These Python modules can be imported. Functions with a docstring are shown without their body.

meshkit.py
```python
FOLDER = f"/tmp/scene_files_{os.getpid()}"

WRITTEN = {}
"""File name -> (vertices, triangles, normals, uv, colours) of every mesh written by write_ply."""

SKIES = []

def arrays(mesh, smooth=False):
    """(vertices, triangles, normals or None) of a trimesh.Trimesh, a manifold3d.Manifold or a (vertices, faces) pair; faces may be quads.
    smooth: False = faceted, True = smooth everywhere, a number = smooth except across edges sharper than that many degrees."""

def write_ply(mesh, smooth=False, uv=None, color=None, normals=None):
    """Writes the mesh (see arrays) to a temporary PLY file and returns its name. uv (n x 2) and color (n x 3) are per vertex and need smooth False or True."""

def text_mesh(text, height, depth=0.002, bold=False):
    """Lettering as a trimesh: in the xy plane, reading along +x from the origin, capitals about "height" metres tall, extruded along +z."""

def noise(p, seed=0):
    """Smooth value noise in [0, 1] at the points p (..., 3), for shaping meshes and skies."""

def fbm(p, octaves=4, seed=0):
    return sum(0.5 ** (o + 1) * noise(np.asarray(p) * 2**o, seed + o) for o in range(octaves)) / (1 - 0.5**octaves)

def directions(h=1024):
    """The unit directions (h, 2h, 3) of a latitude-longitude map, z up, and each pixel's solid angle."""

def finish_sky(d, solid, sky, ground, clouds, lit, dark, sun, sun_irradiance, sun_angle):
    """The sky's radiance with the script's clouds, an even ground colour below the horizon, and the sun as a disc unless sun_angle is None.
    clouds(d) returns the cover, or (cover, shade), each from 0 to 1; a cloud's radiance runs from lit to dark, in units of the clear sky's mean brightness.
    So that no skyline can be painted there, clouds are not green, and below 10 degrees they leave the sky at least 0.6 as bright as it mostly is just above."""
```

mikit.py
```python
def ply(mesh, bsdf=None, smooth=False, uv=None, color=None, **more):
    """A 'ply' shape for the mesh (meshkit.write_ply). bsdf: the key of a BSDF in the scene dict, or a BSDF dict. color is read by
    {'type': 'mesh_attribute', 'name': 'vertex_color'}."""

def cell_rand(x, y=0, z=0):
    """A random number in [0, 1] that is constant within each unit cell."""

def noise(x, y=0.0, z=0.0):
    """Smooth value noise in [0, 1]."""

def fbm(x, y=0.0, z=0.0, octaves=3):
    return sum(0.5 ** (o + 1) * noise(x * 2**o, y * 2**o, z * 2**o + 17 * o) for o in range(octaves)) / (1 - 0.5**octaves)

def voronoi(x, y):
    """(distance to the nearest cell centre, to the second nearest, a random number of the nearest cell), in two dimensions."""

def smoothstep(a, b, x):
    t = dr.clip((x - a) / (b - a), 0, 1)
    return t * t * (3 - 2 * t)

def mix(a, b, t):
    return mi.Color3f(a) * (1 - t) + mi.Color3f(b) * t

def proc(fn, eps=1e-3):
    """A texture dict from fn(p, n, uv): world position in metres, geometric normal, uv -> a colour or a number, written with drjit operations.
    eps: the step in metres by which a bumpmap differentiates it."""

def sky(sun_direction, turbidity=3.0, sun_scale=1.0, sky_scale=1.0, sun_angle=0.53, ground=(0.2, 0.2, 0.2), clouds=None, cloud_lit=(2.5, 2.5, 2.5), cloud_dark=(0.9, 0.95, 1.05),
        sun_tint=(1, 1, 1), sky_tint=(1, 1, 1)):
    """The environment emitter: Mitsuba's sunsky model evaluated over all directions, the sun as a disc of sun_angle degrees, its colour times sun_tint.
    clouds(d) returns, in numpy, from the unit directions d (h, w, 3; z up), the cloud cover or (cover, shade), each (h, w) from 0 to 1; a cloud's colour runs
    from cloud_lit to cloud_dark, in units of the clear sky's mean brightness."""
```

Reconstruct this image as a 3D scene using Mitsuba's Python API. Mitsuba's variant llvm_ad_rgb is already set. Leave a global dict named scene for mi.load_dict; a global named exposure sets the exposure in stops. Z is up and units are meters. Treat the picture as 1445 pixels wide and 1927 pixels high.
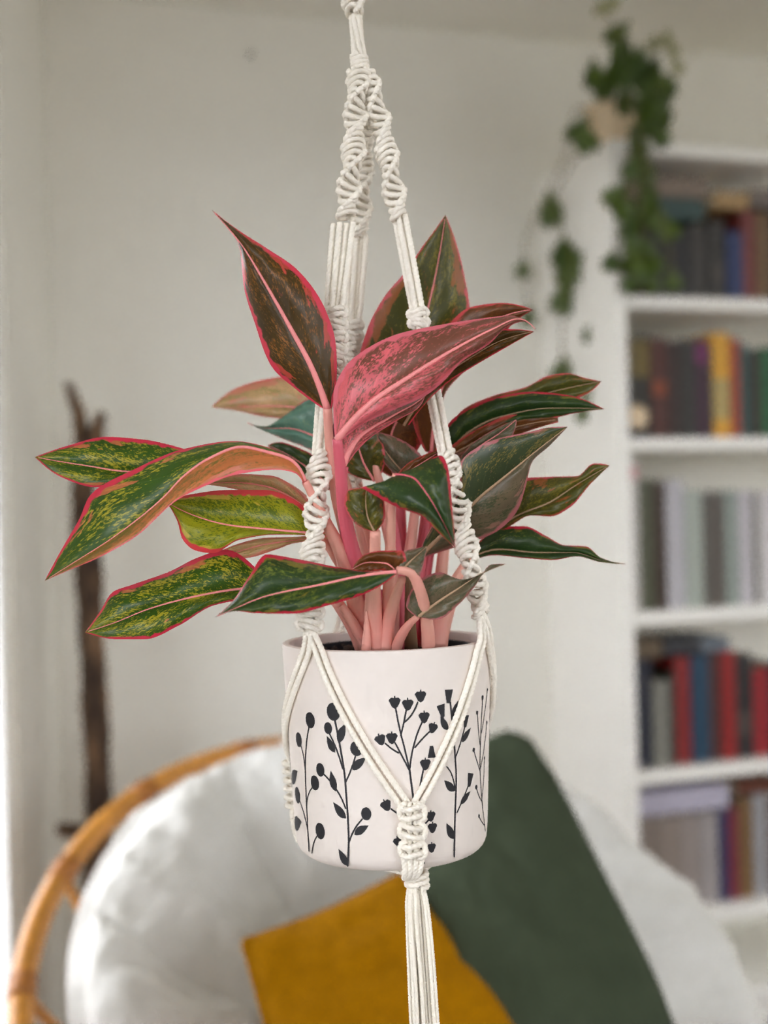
import math, random, numpy as np, trimesh, mitsuba as mi, drjit as dr, mikit, meshkit
from scipy.interpolate import PchipInterpolator, CubicSpline
from shapely.geometry import LineString, Polygon, Point
from shapely import affinity, union_all
T = mi.ScalarTransform4f
rng = np.random.default_rng(7); random.seed(7)

# ------------------------------------------------------------------ camera, sky, exposure
W_, H_ = 1445, 1927
FPX, CX, CY, EYE = 2400.0, 722.5, 963.5, 1.25
ROLL, PITCH = math.radians(1.5), math.atan(8.5 / 2400)
FWD = np.array([0, math.cos(PITCH), -math.sin(PITCH)])
UP0 = np.array([0, math.sin(PITCH), math.cos(PITCH)]); RIGHT0 = np.array([1.0, 0, 0])
IR = math.cos(ROLL) * RIGHT0 - math.sin(ROLL) * UP0
ID = -math.sin(ROLL) * RIGHT0 - math.cos(ROLL) * UP0
exposure = 0.29
scene, labels = {}, {}
scene['camera'] = {'type': 'thinlens', 'fov': 2 * math.degrees(math.atan(CX / FPX)), 'fov_axis': 'x',
    'aperture_radius': 0.0075, 'focus_distance': 0.895, 'near_clip': 0.02, 'far_clip': 100.0,
    'to_world': T().look_at(origin=[0, 0, EYE], target=[0, float(FWD[1]), EYE + float(FWD[2])], up=(-ID).tolist())}

def overcast(d):
    n = meshkit.fbm(d * 3.0, 3)
    return np.ones(d.shape[:2]), 0.35 * n
scene['sky'] = mikit.sky((-0.6, -0.3, 0.75), turbidity=4.0, sun_scale=0.0, sky_scale=1.0, ground=(0.14, 0.14, 0.14),
    clouds=overcast, cloud_lit=((SKYL := 60.0) * .98, SKYL, SKYL * 1.05), cloud_dark=(SKYL * .80, SKYL * .82, SKYL * .87))

# ------------------------------------------------------------------ helpers
def ray(px, py):
    return FWD * FPX + (px - CX) * IR + (py - CY) * ID
def at(px, py, D):
    """the point that pixel (px, py) shows at depth D (metres along y)"""
    r = ray(px, py); return np.array([0, 0, EYE]) + r * (D / r[1])
def lin(r, g, b):
    c = np.array([r, g, b]) / 255.0
    return [float(x) for x in np.where(c <= .04045, c / 12.92, ((c + .055) / 1.055) ** 2.4)]
def put(key, mesh, bsdf, smooth=False, **kw):
    if key in scene:
        n = 1
        while f'{key}_{n:03d}' in scene: n += 1
        key = f'{key}_{n:03d}'
    scene[key] = mikit.ply(mesh, bsdf, smooth, **kw); return key
def tag(key, label, cat=None, group=None, kind=None):
    d = {'label': label}
    if cat: d['category'] = cat
    if group: d['group'] = group
    if kind: d['kind'] = kind
    labels[key] = d
taken = set()
def thing(name, label, cat, group=None):
    key, n = name, 0
    while key in taken: n += 1; key = f'{name}_{n:03d}'
    taken.add(key); tag(key, label, cat, group); return key
def struct(name, mesh, bsdf, smooth=False):
    k = put(name, mesh, bsdf, smooth); labels.setdefault(name.split('__')[0], {})['kind'] = 'structure'; return k
def cat(ms):
    return trimesh.util.concatenate([m if isinstance(m, trimesh.Trimesh) else trimesh.Trimesh(*m, process=False) for m in ms])
def tri(v, q):
    q = np.asarray(q)
    return trimesh.Trimesh(v, np.vstack([q[:, [0, 1, 2]], q[:, [0, 2, 3]]]), process=False)
def grid(P, cu=False, cv=False):
    nu, nv = P.shape[:2]
    i, j = np.meshgrid(np.arange(nu if cu else nu - 1), np.arange(nv if cv else nv - 1), indexing='ij')
    a, b = (i + 1) % nu, (j + 1) % nv
    return tri(P.reshape(-1, 3), np.stack([i * nv + j, a * nv + j, a * nv + b, i * nv + b], -1).reshape(-1, 4))
def resample(pts, n=None, ds=None, closed=False):
    p = np.asarray(pts, float)
    if closed: p = np.vstack([p, p[:1]])
    s = np.r_[0, np.cumsum(np.linalg.norm(np.diff(p, axis=0), axis=1) + 1e-9)]
    if len(p) == 2 : f = lambda x: p[0] + (p[1] - p[0]) * (np.asarray(x) / s[-1])[:, None]
    elif closed: f = CubicSpline(s, p, bc_type='periodic')
    else: f = PchipInterpolator(s, p)
    fine = f(np.linspace(0, s[-1], 400))
    L = np.linalg.norm(np.diff(fine, axis=0), axis=1).sum()
    if n is None: n = max(4, int(L / ds) + 1)
    sf = np.r_[0, np.cumsum(np.linalg.norm(np.diff(fine, axis=0), axis=1))]
    g = np.linspace(0, sf[-1], n, endpoint=not closed)
    return np.stack([np.interp(g, sf, fine[:, k]) for k in range(p.shape[1])], -1)
def frames(p, closed=False):
    t = (np.roll(p, -1, 0) - np.roll(p, 1, 0)) if closed else np.gradient(p, axis=0)
    t /= np.linalg.norm(t, axis=1, keepdims=True) + 1e-12
    ref = np.array([0, -1.0, 0]) if abs(t[0, 1]) < .9 else np.array([1.0, 0, 0])
    a = np.empty_like(p); v = ref
    for i in range(len(p)):
        v = v - t[i] * (v @ t[i]); v = v / np.linalg.norm(v); a[i] = v
    return t, a, np.cross(t, a)
def tube(pts, r, ds=.003, sides=10, n=None, closed=False, flat=1.0, caps=True):
    p = resample(pts, n, ds, closed); t, a, b = frames(p, closed)
    th = np.arange(sides) / sides * 2 * np.pi
    rr = np.interp(np.linspace(0, 1, len(p)), np.linspace(0, 1, len(np.atleast_1d(r))), np.atleast_1d(r)) if np.size(r) > 1 else np.full(len(p), float(r))
    P = p[:, None] + rr[:, None, None] * (np.cos(th)[None, :, None] * a[:, None] * flat + np.sin(th)[None, :, None] * b[:, None])
    if closed: return grid(P, True, True)
    if caps:
        P = np.concatenate([np.repeat(p[:1, None], sides, 1), P, np.repeat(p[-1:, None], sides, 1)])
    return grid(P, False, True)
def rope(pts, r, ds=.0011, sides=12, pitch=.0095, closed=False, phase=0.0):
    """a three-strand cord: the section has three lobes that turn along its length"""
    p = resample(pts, None, ds, closed); t, a, b = frames(p, closed)
    s = np.arange(len(p)) * np.linalg.norm(p[1] - p[0])
    if closed:
        L = s[-1] + np.linalg.norm(p[0] - p[-1]); pitch = L / max(1, round(L / pitch))
    th = np.arange(sides) / sides * 2 * np.pi
    ang = th[None] + 2 * np.pi * s[:, None] / pitch + phase
    lob = r * (.80 + .24 * np.abs(np.cos(1.5 * (th[None]))))
    P = p[:, None] + lob[..., None] * (np.cos(ang)[..., None] * a[:, None] + np.sin(ang)[..., None] * b[:, None])
    if closed: return grid(P, True, True)
    P = np.concatenate([np.repeat(p[:1, None], sides, 1), P, np.repeat(p[-1:, None], sides, 1)])
    return grid(P, False, True)
def box(x0, x1, y0, y1, z0, z1, bev=0.0):
    if bev:
        import manifold3d as m3
        c = [[x, y, z] for x in (x0 + bev, x1 - bev) for y in (y0 + bev, y1 - bev) for z in (z0 + bev, z1 - bev)]
        pts = [[q[0] + d[0] * bev, q[1] + d[1] * bev, q[2] + d[2] * bev] for q in c for d in ((1, 0, 0), (-1, 0, 0), (0, 1, 0), (0, -1, 0), (0, 0, 1), (0, 0, -1))]
        h = trimesh.convex.convex_hull(np.array(pts)); return trimesh.Trimesh(h.vertices, h.faces, process=False)
    b = trimesh.creation.box((x1 - x0, y1 - y0, z1 - z0)); b.apply_translation(((x0 + x1) / 2, (y0 + y1) / 2, (z0 + z1) / 2)); return b
def lathe(prof, n=96, c=(0, 0, 0)):
    prof = np.asarray(prof, float); th = np.arange(n) / n * 2 * np.pi
    P = np.stack([prof[:, None, 0] * np.sin(th), -prof[:, None, 0] * np.cos(th), np.repeat(prof[:, 1:2], n, 1)], -1) + np.asarray(c)
    m = grid(P, False, True); m.invert(); return m

# ------------------------------------------------------------------ materials
def mat(key, rgb, rough=.6, fn=None, **kw):
    col = mikit.proc(fn) if fn else {'type': 'rgb', 'value': rgb if isinstance(rgb, list) else lin(*rgb)}
    scene[key] = {'type': 'twosided', 'bsdf': {'type': 'principled', 'base_color': col, 'roughness': rough, **kw}}
def diffuse(key, rgb=None, fn=None):
    scene[key] = {'type': 'twosided', 'bsdf': {'type': 'diffuse', 'reflectance': mikit.proc(fn) if fn else {'type': 'rgb', 'value': lin(*rgb)}}}
N_, F_, S_, MX = mikit.noise, mikit.fbm, mikit.smoothstep, mikit.mix
diffuse('wall_paint', fn=lambda p, n, uv: mi.Color3f(.84, .825, .765) * (.975 + .05 * F_(p.x * 4, p.y * 4, p.z * 4)))
diffuse('ceiling_paint', fn=lambda p, n, uv: mi.Color3f(.84, .82, .75) * (.98 + .04 * F_(p.x * 3, p.y * 3, p.z * 3)))
def floor_fn(p, n, uv):
    pl = dr.floor(p.x * 7); g = F_(p.x * 40 + pl * 3, p.y * 3, 0)
    return MX(lin(62, 44, 32), lin(92, 68, 50), g) * (.85 + .3 * mikit.cell_rand(pl, dr.floor(p.y * 1.2 + pl * .37)))
mat('floor_wood', None, .45, floor_fn)
mat('white_lacquer', (244, 243, 238), .45)
mat('shelf_board', (226, 222, 212), .5)
mat('window_frame_paint', (240, 240, 238), .4)
def cotton_fn(p, n, uv):
    f = N_(p.x * 900, p.y * 900, p.z * 900)
    return MX([.80, .75, .66], [.95, .915, .845], .35 + .65 * f)
mat('cotton', None, .9, cotton_fn, sheen=.25, specular=.2)
def pot_fn(p, n, uv):
    m = F_(p.x * 45, p.y * 45, p.z * 45); sc = S_(.66, .8, F_(p.x * 70, p.y * 70, p.z * 25 + 9))
    return MX([.80, .735, .69], [.745, .68, .635], m) * (1 - .05 * sc)
mat('pot_glaze', None, .55, pot_fn, specular=.35)
mat('print_ink', (24, 25, 31), .55)
mat('nursery_plastic', (22, 24, 34), .4)
mat('soil', None, .95, lambda p, n, uv: MX([.018, .011, .008], [.075, .05, .038], N_(p.x * 500, p.y * 500, p.z * 500)))
mat('soil_grit', (150, 120, 105), .8)
def rattan_fn(p, n, uv):
    return MX(lin(150, 96, 28), lin(205, 140, 52), F_(p.x * 18, p.y * 18, p.z * 18)) * (.82 + .3 * N_(p.x * 160, p.y * 160, p.z * 160))
mat('rattan', None, .35, rattan_fn, clearcoat=.4)
mat('rattan_wrap', (150, 92, 30), .5)
mat('canvas', None, .95, lambda p, n, uv: MX([.64, .63, .60], [.73, .725, .705], F_(p.x * 25, p.y * 25, p.z * 25)), sheen=.2)
mat('mustard_cloth', None, .95, lambda p, n, uv: MX(lin(150, 100, 0), lin(174, 119, 2), F_(p.x * 60, p.y * 60, p.z * 60)), sheen=.1, specular=.1)
def green_cloth(p, n, uv):
    w = .5 + .25 * dr.sin(p.x * 700 + p.z * 300) + .25 * dr.sin(p.z * 800 - p.x * 200)
    return MX(lin(50, 59, 46), lin(76, 86, 68), .5 * w + .5 * F_(p.x * 30, p.y * 30, p.z * 30))
mat('green_cloth', None, .95, green_cloth, sheen=.1, specular=.1)
mat('driftwood_bark', None, .85, lambda p, n, uv: MX(lin(48, 34, 24), lin(116, 88, 62), S_(.35, .75, F_(p.x * 60, p.y * 60, p.z * 9))))
mat('pothos_green', None, .4, lambda p, n, uv: MX(lin(30, 58, 14), lin(84, 104, 30), F_(p.x * 14, p.y * 14, p.z * 14)), specular=.4)
mat('pothos_pale', (150, 152, 110), .5)
mat('vine_stem', (96, 92, 48), .6)
mat('cream_ceramic', (226, 204, 172), .5)
mat('dark_metal', (70, 68, 66), .4, metallic=.8)
mat('paper_edge', (214, 204, 184), .9)
scene['pane_glass'] = {'type': 'thindielectric'}

# aglaonema leaves: uv.x = along the leaf + 2 * seed, uv.y = across (-1..1) + 4 * kind
KINDS = [  # base, fleck, fleck cover, blotch colour, blotch cover, margin, margin width
    ((48, 78, 16), (172, 160, 44), .38, (196, 110, 70), .06, (206, 48, 74), .11),    # 0 fresh green with yellow flecks
    ((66, 48, 14), (140, 88, 34), .30, (196, 72, 62), .14, (212, 58, 82), .12),      # 1 olive brown
    ((206, 98, 106), (84, 62, 36), .66, (214, 96, 104), .10, (218, 108, 122), .11), # 2 pink with dark flecks
    ((38, 60, 26), (112, 122, 44), .16, (120, 110, 40), .05, (186, 40, 62), .10),    # 3 dark green
    ((104, 92, 72), (62, 74, 48), .45, (150, 110, 96), .10, (176, 104, 108), .08),   # 4 dull brown green
    ((196, 160, 118), (140, 134, 70), .40, (210, 130, 110), .20, (214, 110, 104), .09), # 5 pale underside
    ((140, 142, 28), (66, 92, 24), .46, (196, 170, 70), .10, (214, 66, 72), .14),    # 6 yellow green
    ((92, 134, 118), (130, 160, 130), .30, (80, 110, 90), .10, (196, 90, 90), .06),  # 7 blue green sheen
    ((88, 50, 22), (124, 78, 34), .34, (176, 70, 60), .12, (190, 70, 74), .10),      # 8 maroon brown
    ((66, 68, 26), (122, 112, 40), .34, (150, 84, 44), .16, (196, 78, 86), .08),     # 9 olive green
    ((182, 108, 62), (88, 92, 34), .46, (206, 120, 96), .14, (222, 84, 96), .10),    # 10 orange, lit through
    ((58, 70, 46), (128, 114, 62), .40, (140, 100, 80), .08, (176, 104, 108), .07),  # 11 grey green with tan flecks
]
def leaf_fn(p, n, uv):
    k = dr.floor((uv.y + 2) * .25); v = uv.y - 4 * k
    sd = dr.floor(uv.x * .5); u = uv.x - 2 * sd
    def pick(i, three=True):
        out = mi.Color3f(0) if three else mi.Float(0)
        for j, K in enumerate(KINDS):
            val = mi.Color3f(lin(*K[i])) if three else mi.Float(K[i])
            out = dr.select(dr.abs(k - j) < .5, val, out)
        return out
    av = dr.abs(v); w = u - .32 * av; off = sd * 7.3
    fine = .55 * N_(w * 100 + off, v * 34, off) + .45 * N_(w * 210, v * 75 + off, 3 + off)
    zone = F_(w * 7 + off, v * 3.5 + off, off)
    cov = pick(2, False)
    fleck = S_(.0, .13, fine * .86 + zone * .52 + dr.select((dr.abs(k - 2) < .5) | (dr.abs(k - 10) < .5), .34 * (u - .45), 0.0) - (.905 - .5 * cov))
    blot = S_(.0, .06, F_(w * 12 + off, v * 5, 5 + off) + .15 * fine + .25 * S_(.55, .9, av) - (.92 - pick(4, False)))
    c = MX(pick(0) * (.82 + .36 * N_(w * 9 + off, v * 4, 2)), pick(1), fleck * .85)
    c = MX(c, pick(3), blot * .8)
    vein = (u - .30 * av) * 6.5 + sd * .37; vd = dr.abs(vein - dr.round(vein))
    c = MX(c, c * 1.25 + mi.Color3f(.02), S_(.05, .0, vd) * .45)
    mw = pick(6, False)
    edge = av + .10 * (N_(u * 34 + off, v * 3, 1) - .5) + .06 * (fine - .5) + .30 * S_(.90, 1.0, u) + .18 * S_(.10, .0, u)
    c = MX(c, pick(5), S_(1 - mw - .03, 1 - mw + .02, edge))
    return c
scene['leaf_skin'] = {'type': 'blendbsdf', 'weight': .65, 'thin': {'type': 'principledthin', 'base_color': mikit.proc(leaf_fn), 'roughness': .4, 'eta': 1.45, 'diff_trans': .7},
    'glossy': {'type': 'twosided', 'bsdf': {'type': 'principled', 'base_color': mikit.proc(leaf_fn), 'roughness': .34, 'specular': .5, 'clearcoat': .12, 'clearcoat_gloss': .6}}}
mat('petiole_skin', None, .4, lambda p, n, uv: MX(lin(226, 138, 134), lin(222, 176, 154), F_(p.x * 30, p.y * 30, p.z * 25)), specular=.4)
mat('petiole_rose', (206, 92, 108), .4, specular=.4)
mat('petiole_dark', (88, 26, 34), .4, specular=.4)
mat('midrib_skin', (232, 142, 142), .4, specular=.4)
mat('midrib_dull', (170, 140, 112), .45, specular=.3)

# ------------------------------------------------------------------ the room
YAW = math.radians(18.5); E1 = np.array([math.cos(YAW), math.sin(YAW), 0]); E2 = np.array([-math.sin(YAW), math.cos(YAW), 0])
CEIL = EYE + 1.207
corner = np.array([-.742, 2.885, 0]); LW = np.array([.085, -.9964, 0]); LN = np.array([.9964, .085, 0])   # left wall: direction to the camera, normal into the room
def slab(o, u, lu, nrm, th, z0, z1, u0=0.0):
    P = [o + u * a - nrm * b + np.array([0, 0, z]) for a in (u0, lu) for b in (0, th) for z in (z0, z1)]
    return trimesh.convex.convex_hull(np.array(P))
struct('wall_back', slab(corner, E1, 4.2, -E2, .12, 0, CEIL, -.15), 'wall_paint')
w0, w1, w2, w3, WZ0, WZ1 = .50, 1.35, 2.35, 5.25, .12, 2.2; WZ2 = .9   # two bays: one beside the chair, one beside and behind the camera
struct('wall_left', cat([slab(corner, LW, w0, LN, .14, 0, CEIL, -.12), slab(corner, LW, w2, LN, .14, 0, CEIL, w1), slab(corner, LW, 5.4, LN, .14, 0, CEIL, w3)] + [slab(corner, LW, b, LN, .14, z0, z1, a) for a, b, zs in ((w0, w1, WZ0), (w2, w3, WZ2)) for z0, z1 in ((WZ1, CEIL), (0, zs))]), 'wall_paint')
rear = corner + LW * 5.4
V0, V1, VZ0, VZ1 = 1.2, 2.9, 1.15, 2.25     # the window behind the camera
struct('wall_rear', cat([slab(rear, E1, V0, E2, .12, 0, CEIL, -.15), slab(rear, E1, 4.6, E2, .12, 0, CEIL, V1), slab(rear, E1, V1, E2, .12, VZ1, CEIL, V0), slab(rear, E1, V1, E2, .12, 0, VZ0, V0)]), 'wall_paint')
for a in np.linspace(V0, V1 - .055, 3): struct('window_2__frame', slab(rear - E2 * .02, E1, a + .055, E2, .07, VZ0, VZ1, a), 'window_frame_paint')
for z in (VZ0, VZ1 - .055): struct('window_2__frame', slab(rear - E2 * .02, E1, V1, E2, .07, z, z + .055, V0), 'window_frame_paint')
struct('window_2__pane', tri(np.array([rear - E2 * .06 + E1 * a + np.array([0, 0, z]) for a, z in ((V0, VZ0), (V1, VZ0), (V1, VZ1), (V0, VZ1))]), [[0, 1, 2, 3]]), 'pane_glass')
right = corner + E1 * 3.9
struct('wall_right', slab(right, -E2, 5.4, -E1, .12, 0, CEIL, -.1), 'wall_paint')
def plan(z0, z1, over):
    q = [corner - LN * over, corner + LW * 5.4 - LN * over - E2 * .14, rear + E1 * 4.2 - E2 * .14, corner + E1 * 4.2 + E2 * .1, corner + E2 * .1 - LN * over]
    return trimesh.convex.convex_hull(np.array([p_ + np.array([0, 0, z]) for p_ in q for z in (z0, z1)]))
struct('floor', plan(-.05, 0, .16), 'floor_wood')
struct('ceiling', plan(CEIL, CEIL + .05, 1.5), 'ceiling_paint')
def on_ceiling(px, py):
    r = ray(px, py); return np.array([0, 0, EYE]) + r * ((CEIL - EYE) / r[2])
c1, c2 = on_ceiling(1290, 106), on_ceiling(1430, 4); cd = (c2 - c1) / np.linalg.norm(c2 - c1); cr_ = np.array([cd[1], -cd[0], 0])
struct('ceiling_panel', trimesh.convex.convex_hull(np.array([c1 + cd * a + cr_ * b + np.array([0, 0, z]) for a in (-.3, 2.2) for b in (0, 1.6) for z in (-.018, .01)])), 'ceiling_paint')
# the windows in the left wall
def wbar(a0, a1, z0, z1, d0=.01, d1=.09):
    return slab(corner - LN * d0, LW, a1, LN, d1 - d0, z0, z1, a0)
fw = .055
for wn, a0, a1, nb, WZ0 in (('window_1', w0, w1, 1, WZ0), ('window_3', w2, w3, 3, WZ2)):
    aa = np.linspace(a0, a1 - fw, nb + 1)
    for a in aa: struct(wn + '__frame', wbar(a, a + fw, WZ0, WZ1), 'window_frame_paint')
    for z in (WZ1 - fw, WZ0): struct(wn + '__frame', wbar(a0, a1, z, z + fw), 'window_frame_paint')
    for i in range(nb):
        q = [corner - LN * .05 + LW * a + np.array([0, 0, z]) for a, z in ((aa[i] + fw, WZ0 + fw), (aa[i + 1], WZ0 + fw), (aa[i + 1], WZ1 - fw), (aa[i] + fw, WZ1 - fw))]
        struct(wn + '__pane', tri(np.array(q), [[0, 1, 2, 3]]), 'pane_glass')
struct('baseboard_back', slab(corner, E1, 3.9, E2 * -1.0, -.014, 0, .07, .0), 'white_lacquer')

# ------------------------------------------------------------------ bookcase (local axes: u along the front, w into the depth)
BA = at(1166.0, 900, 2.9); BA = np.array([BA[0], BA[1], 0.0]); BW, BD, BT = 1.0, .40, .03
def bs(u, w, z): return BA + E1 * u + E2 * w + np.array([0, 0, z])
BM = np.eye(4); BM[:3, 0], BM[:3, 1], BM[:3, 3] = E1, E2, BA
def loc(m): m = m.copy(); m.apply_transform(BM); return m
def px2u(px, py, w):
    """where along the bookcase's front (at depth w) and how high the pixel lies"""
    r = ray(px, py); c = np.array([0, 0, EYE]); o = bs(0, w, 0)
    t = ((o - c) @ E2) / (r @ E2); q = c + r * t
    return (q - BA) @ E1, q[2]
case = thing('bookcase', 'tall white bookcase full of books against the back wall', 'bookcase')
SH = [px2u(1175, y, 0)[1] for y in (566, 836, 1167, 1471)]; TOPZ = px2u(1180, 262, 0)[1]
LEV = SH + [SH[-1] - .335, .08]
put(case + '__side_panel', loc(box(0, BT, 0, BD, 0, TOPZ, .002)), 'white_lacquer')
put(case + '__side_panel', loc(box(BW - BT, BW, 0, BD, 0, TOPZ, .002)), 'white_lacquer')
put(case + '__top_panel', loc(box(BT, BW - BT, 0, BD, TOPZ - BT, TOPZ, .002)), 'white_lacquer')
for z in LEV: put(case + '__shelf', loc(box(BT, BW - BT, .004, BD - .01, z - BT / 2, z + BT / 2, .002)), 'white_lacquer')
put(case + '__back_panel', loc(box(BT, BW - BT, BD - .008, BD, .05, TOPZ - BT)), 'shelf_board')
put(case + '__plinth', loc(box(BT, BW - BT, .03, .045, 0, .065)), 'white_lacquer')

ORD = 'first second third fourth fifth sixth seventh eighth ninth tenth eleventh twelfth thirteenth fourteenth fifteenth sixteenth'.split()
SHN = ['top shelf', 'second shelf down', 'third shelf down', 'fourth shelf down', 'fifth shelf down']
def book_mat(rgb):
    k = 'cover_%02x%02x%02x' % tuple(rgb)
    if k not in scene: mat(k, [min(.8, c * 1.02) for c in lin(*rgb)], .5)
    return k
def book_shape(th, h, d, lean=0.0):
    c = cat([box(0, .002, 0, d, 0, h), box(th - .002, th, 0, d, 0, h), box(.002, th - .002, 0, .003, 0, h)])
    return c, box(.002, th - .002, .003, d - .004, .004, h - .004)
def book(row, order, name, x0, x1, ytop, rgb, w=.045, band=None):
    zb = LEVB[row]; ym = {0: 480, 1: 730, 2: 1020, 3: 1350, 4: 1590}[row]
    u0, u1 = px2u(x0, ym, w)[0], px2u(x1, ym, w)[0]; u0 = max(u0, BT + .001)
    zt = px2u((x0 + x1) / 2, ytop, w)[1]; d = .13 + .05 * random.random()
    th = u1 - u0 - .0012
    c, pg = book_shape(th, zt - zb, d)
    M = np.eye(4); M[:3, 3] = (u0, w + .006 * random.random(), zb + .0006)
    b = thing('book', f'{name}, {ORD[order]} upright on the {SHN[row]}', 'book', f'upright books on the {SHN[row]}')
    c.apply_transform(M); pg.apply_transform(M)
    put(b + '__cover', loc(c), book_mat(rgb)); put(b + '__pages', loc(pg), 'paper_edge')
    if band:
        (y0, y1, brgb) = band; z0, z1 = sorted((px2u((x0 + x1) / 2, y0, w)[1], px2u((x0 + x1) / 2, y1, w)[1]))
        put(b + '__spine_label', loc(box(u0 + .001, u0 + th - .001, M[1, 3] - .0008, M[1, 3] + .0004, z0, z1)), book_mat(brgb))
LEVB = [z + BT / 2 for z in LEV]
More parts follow.
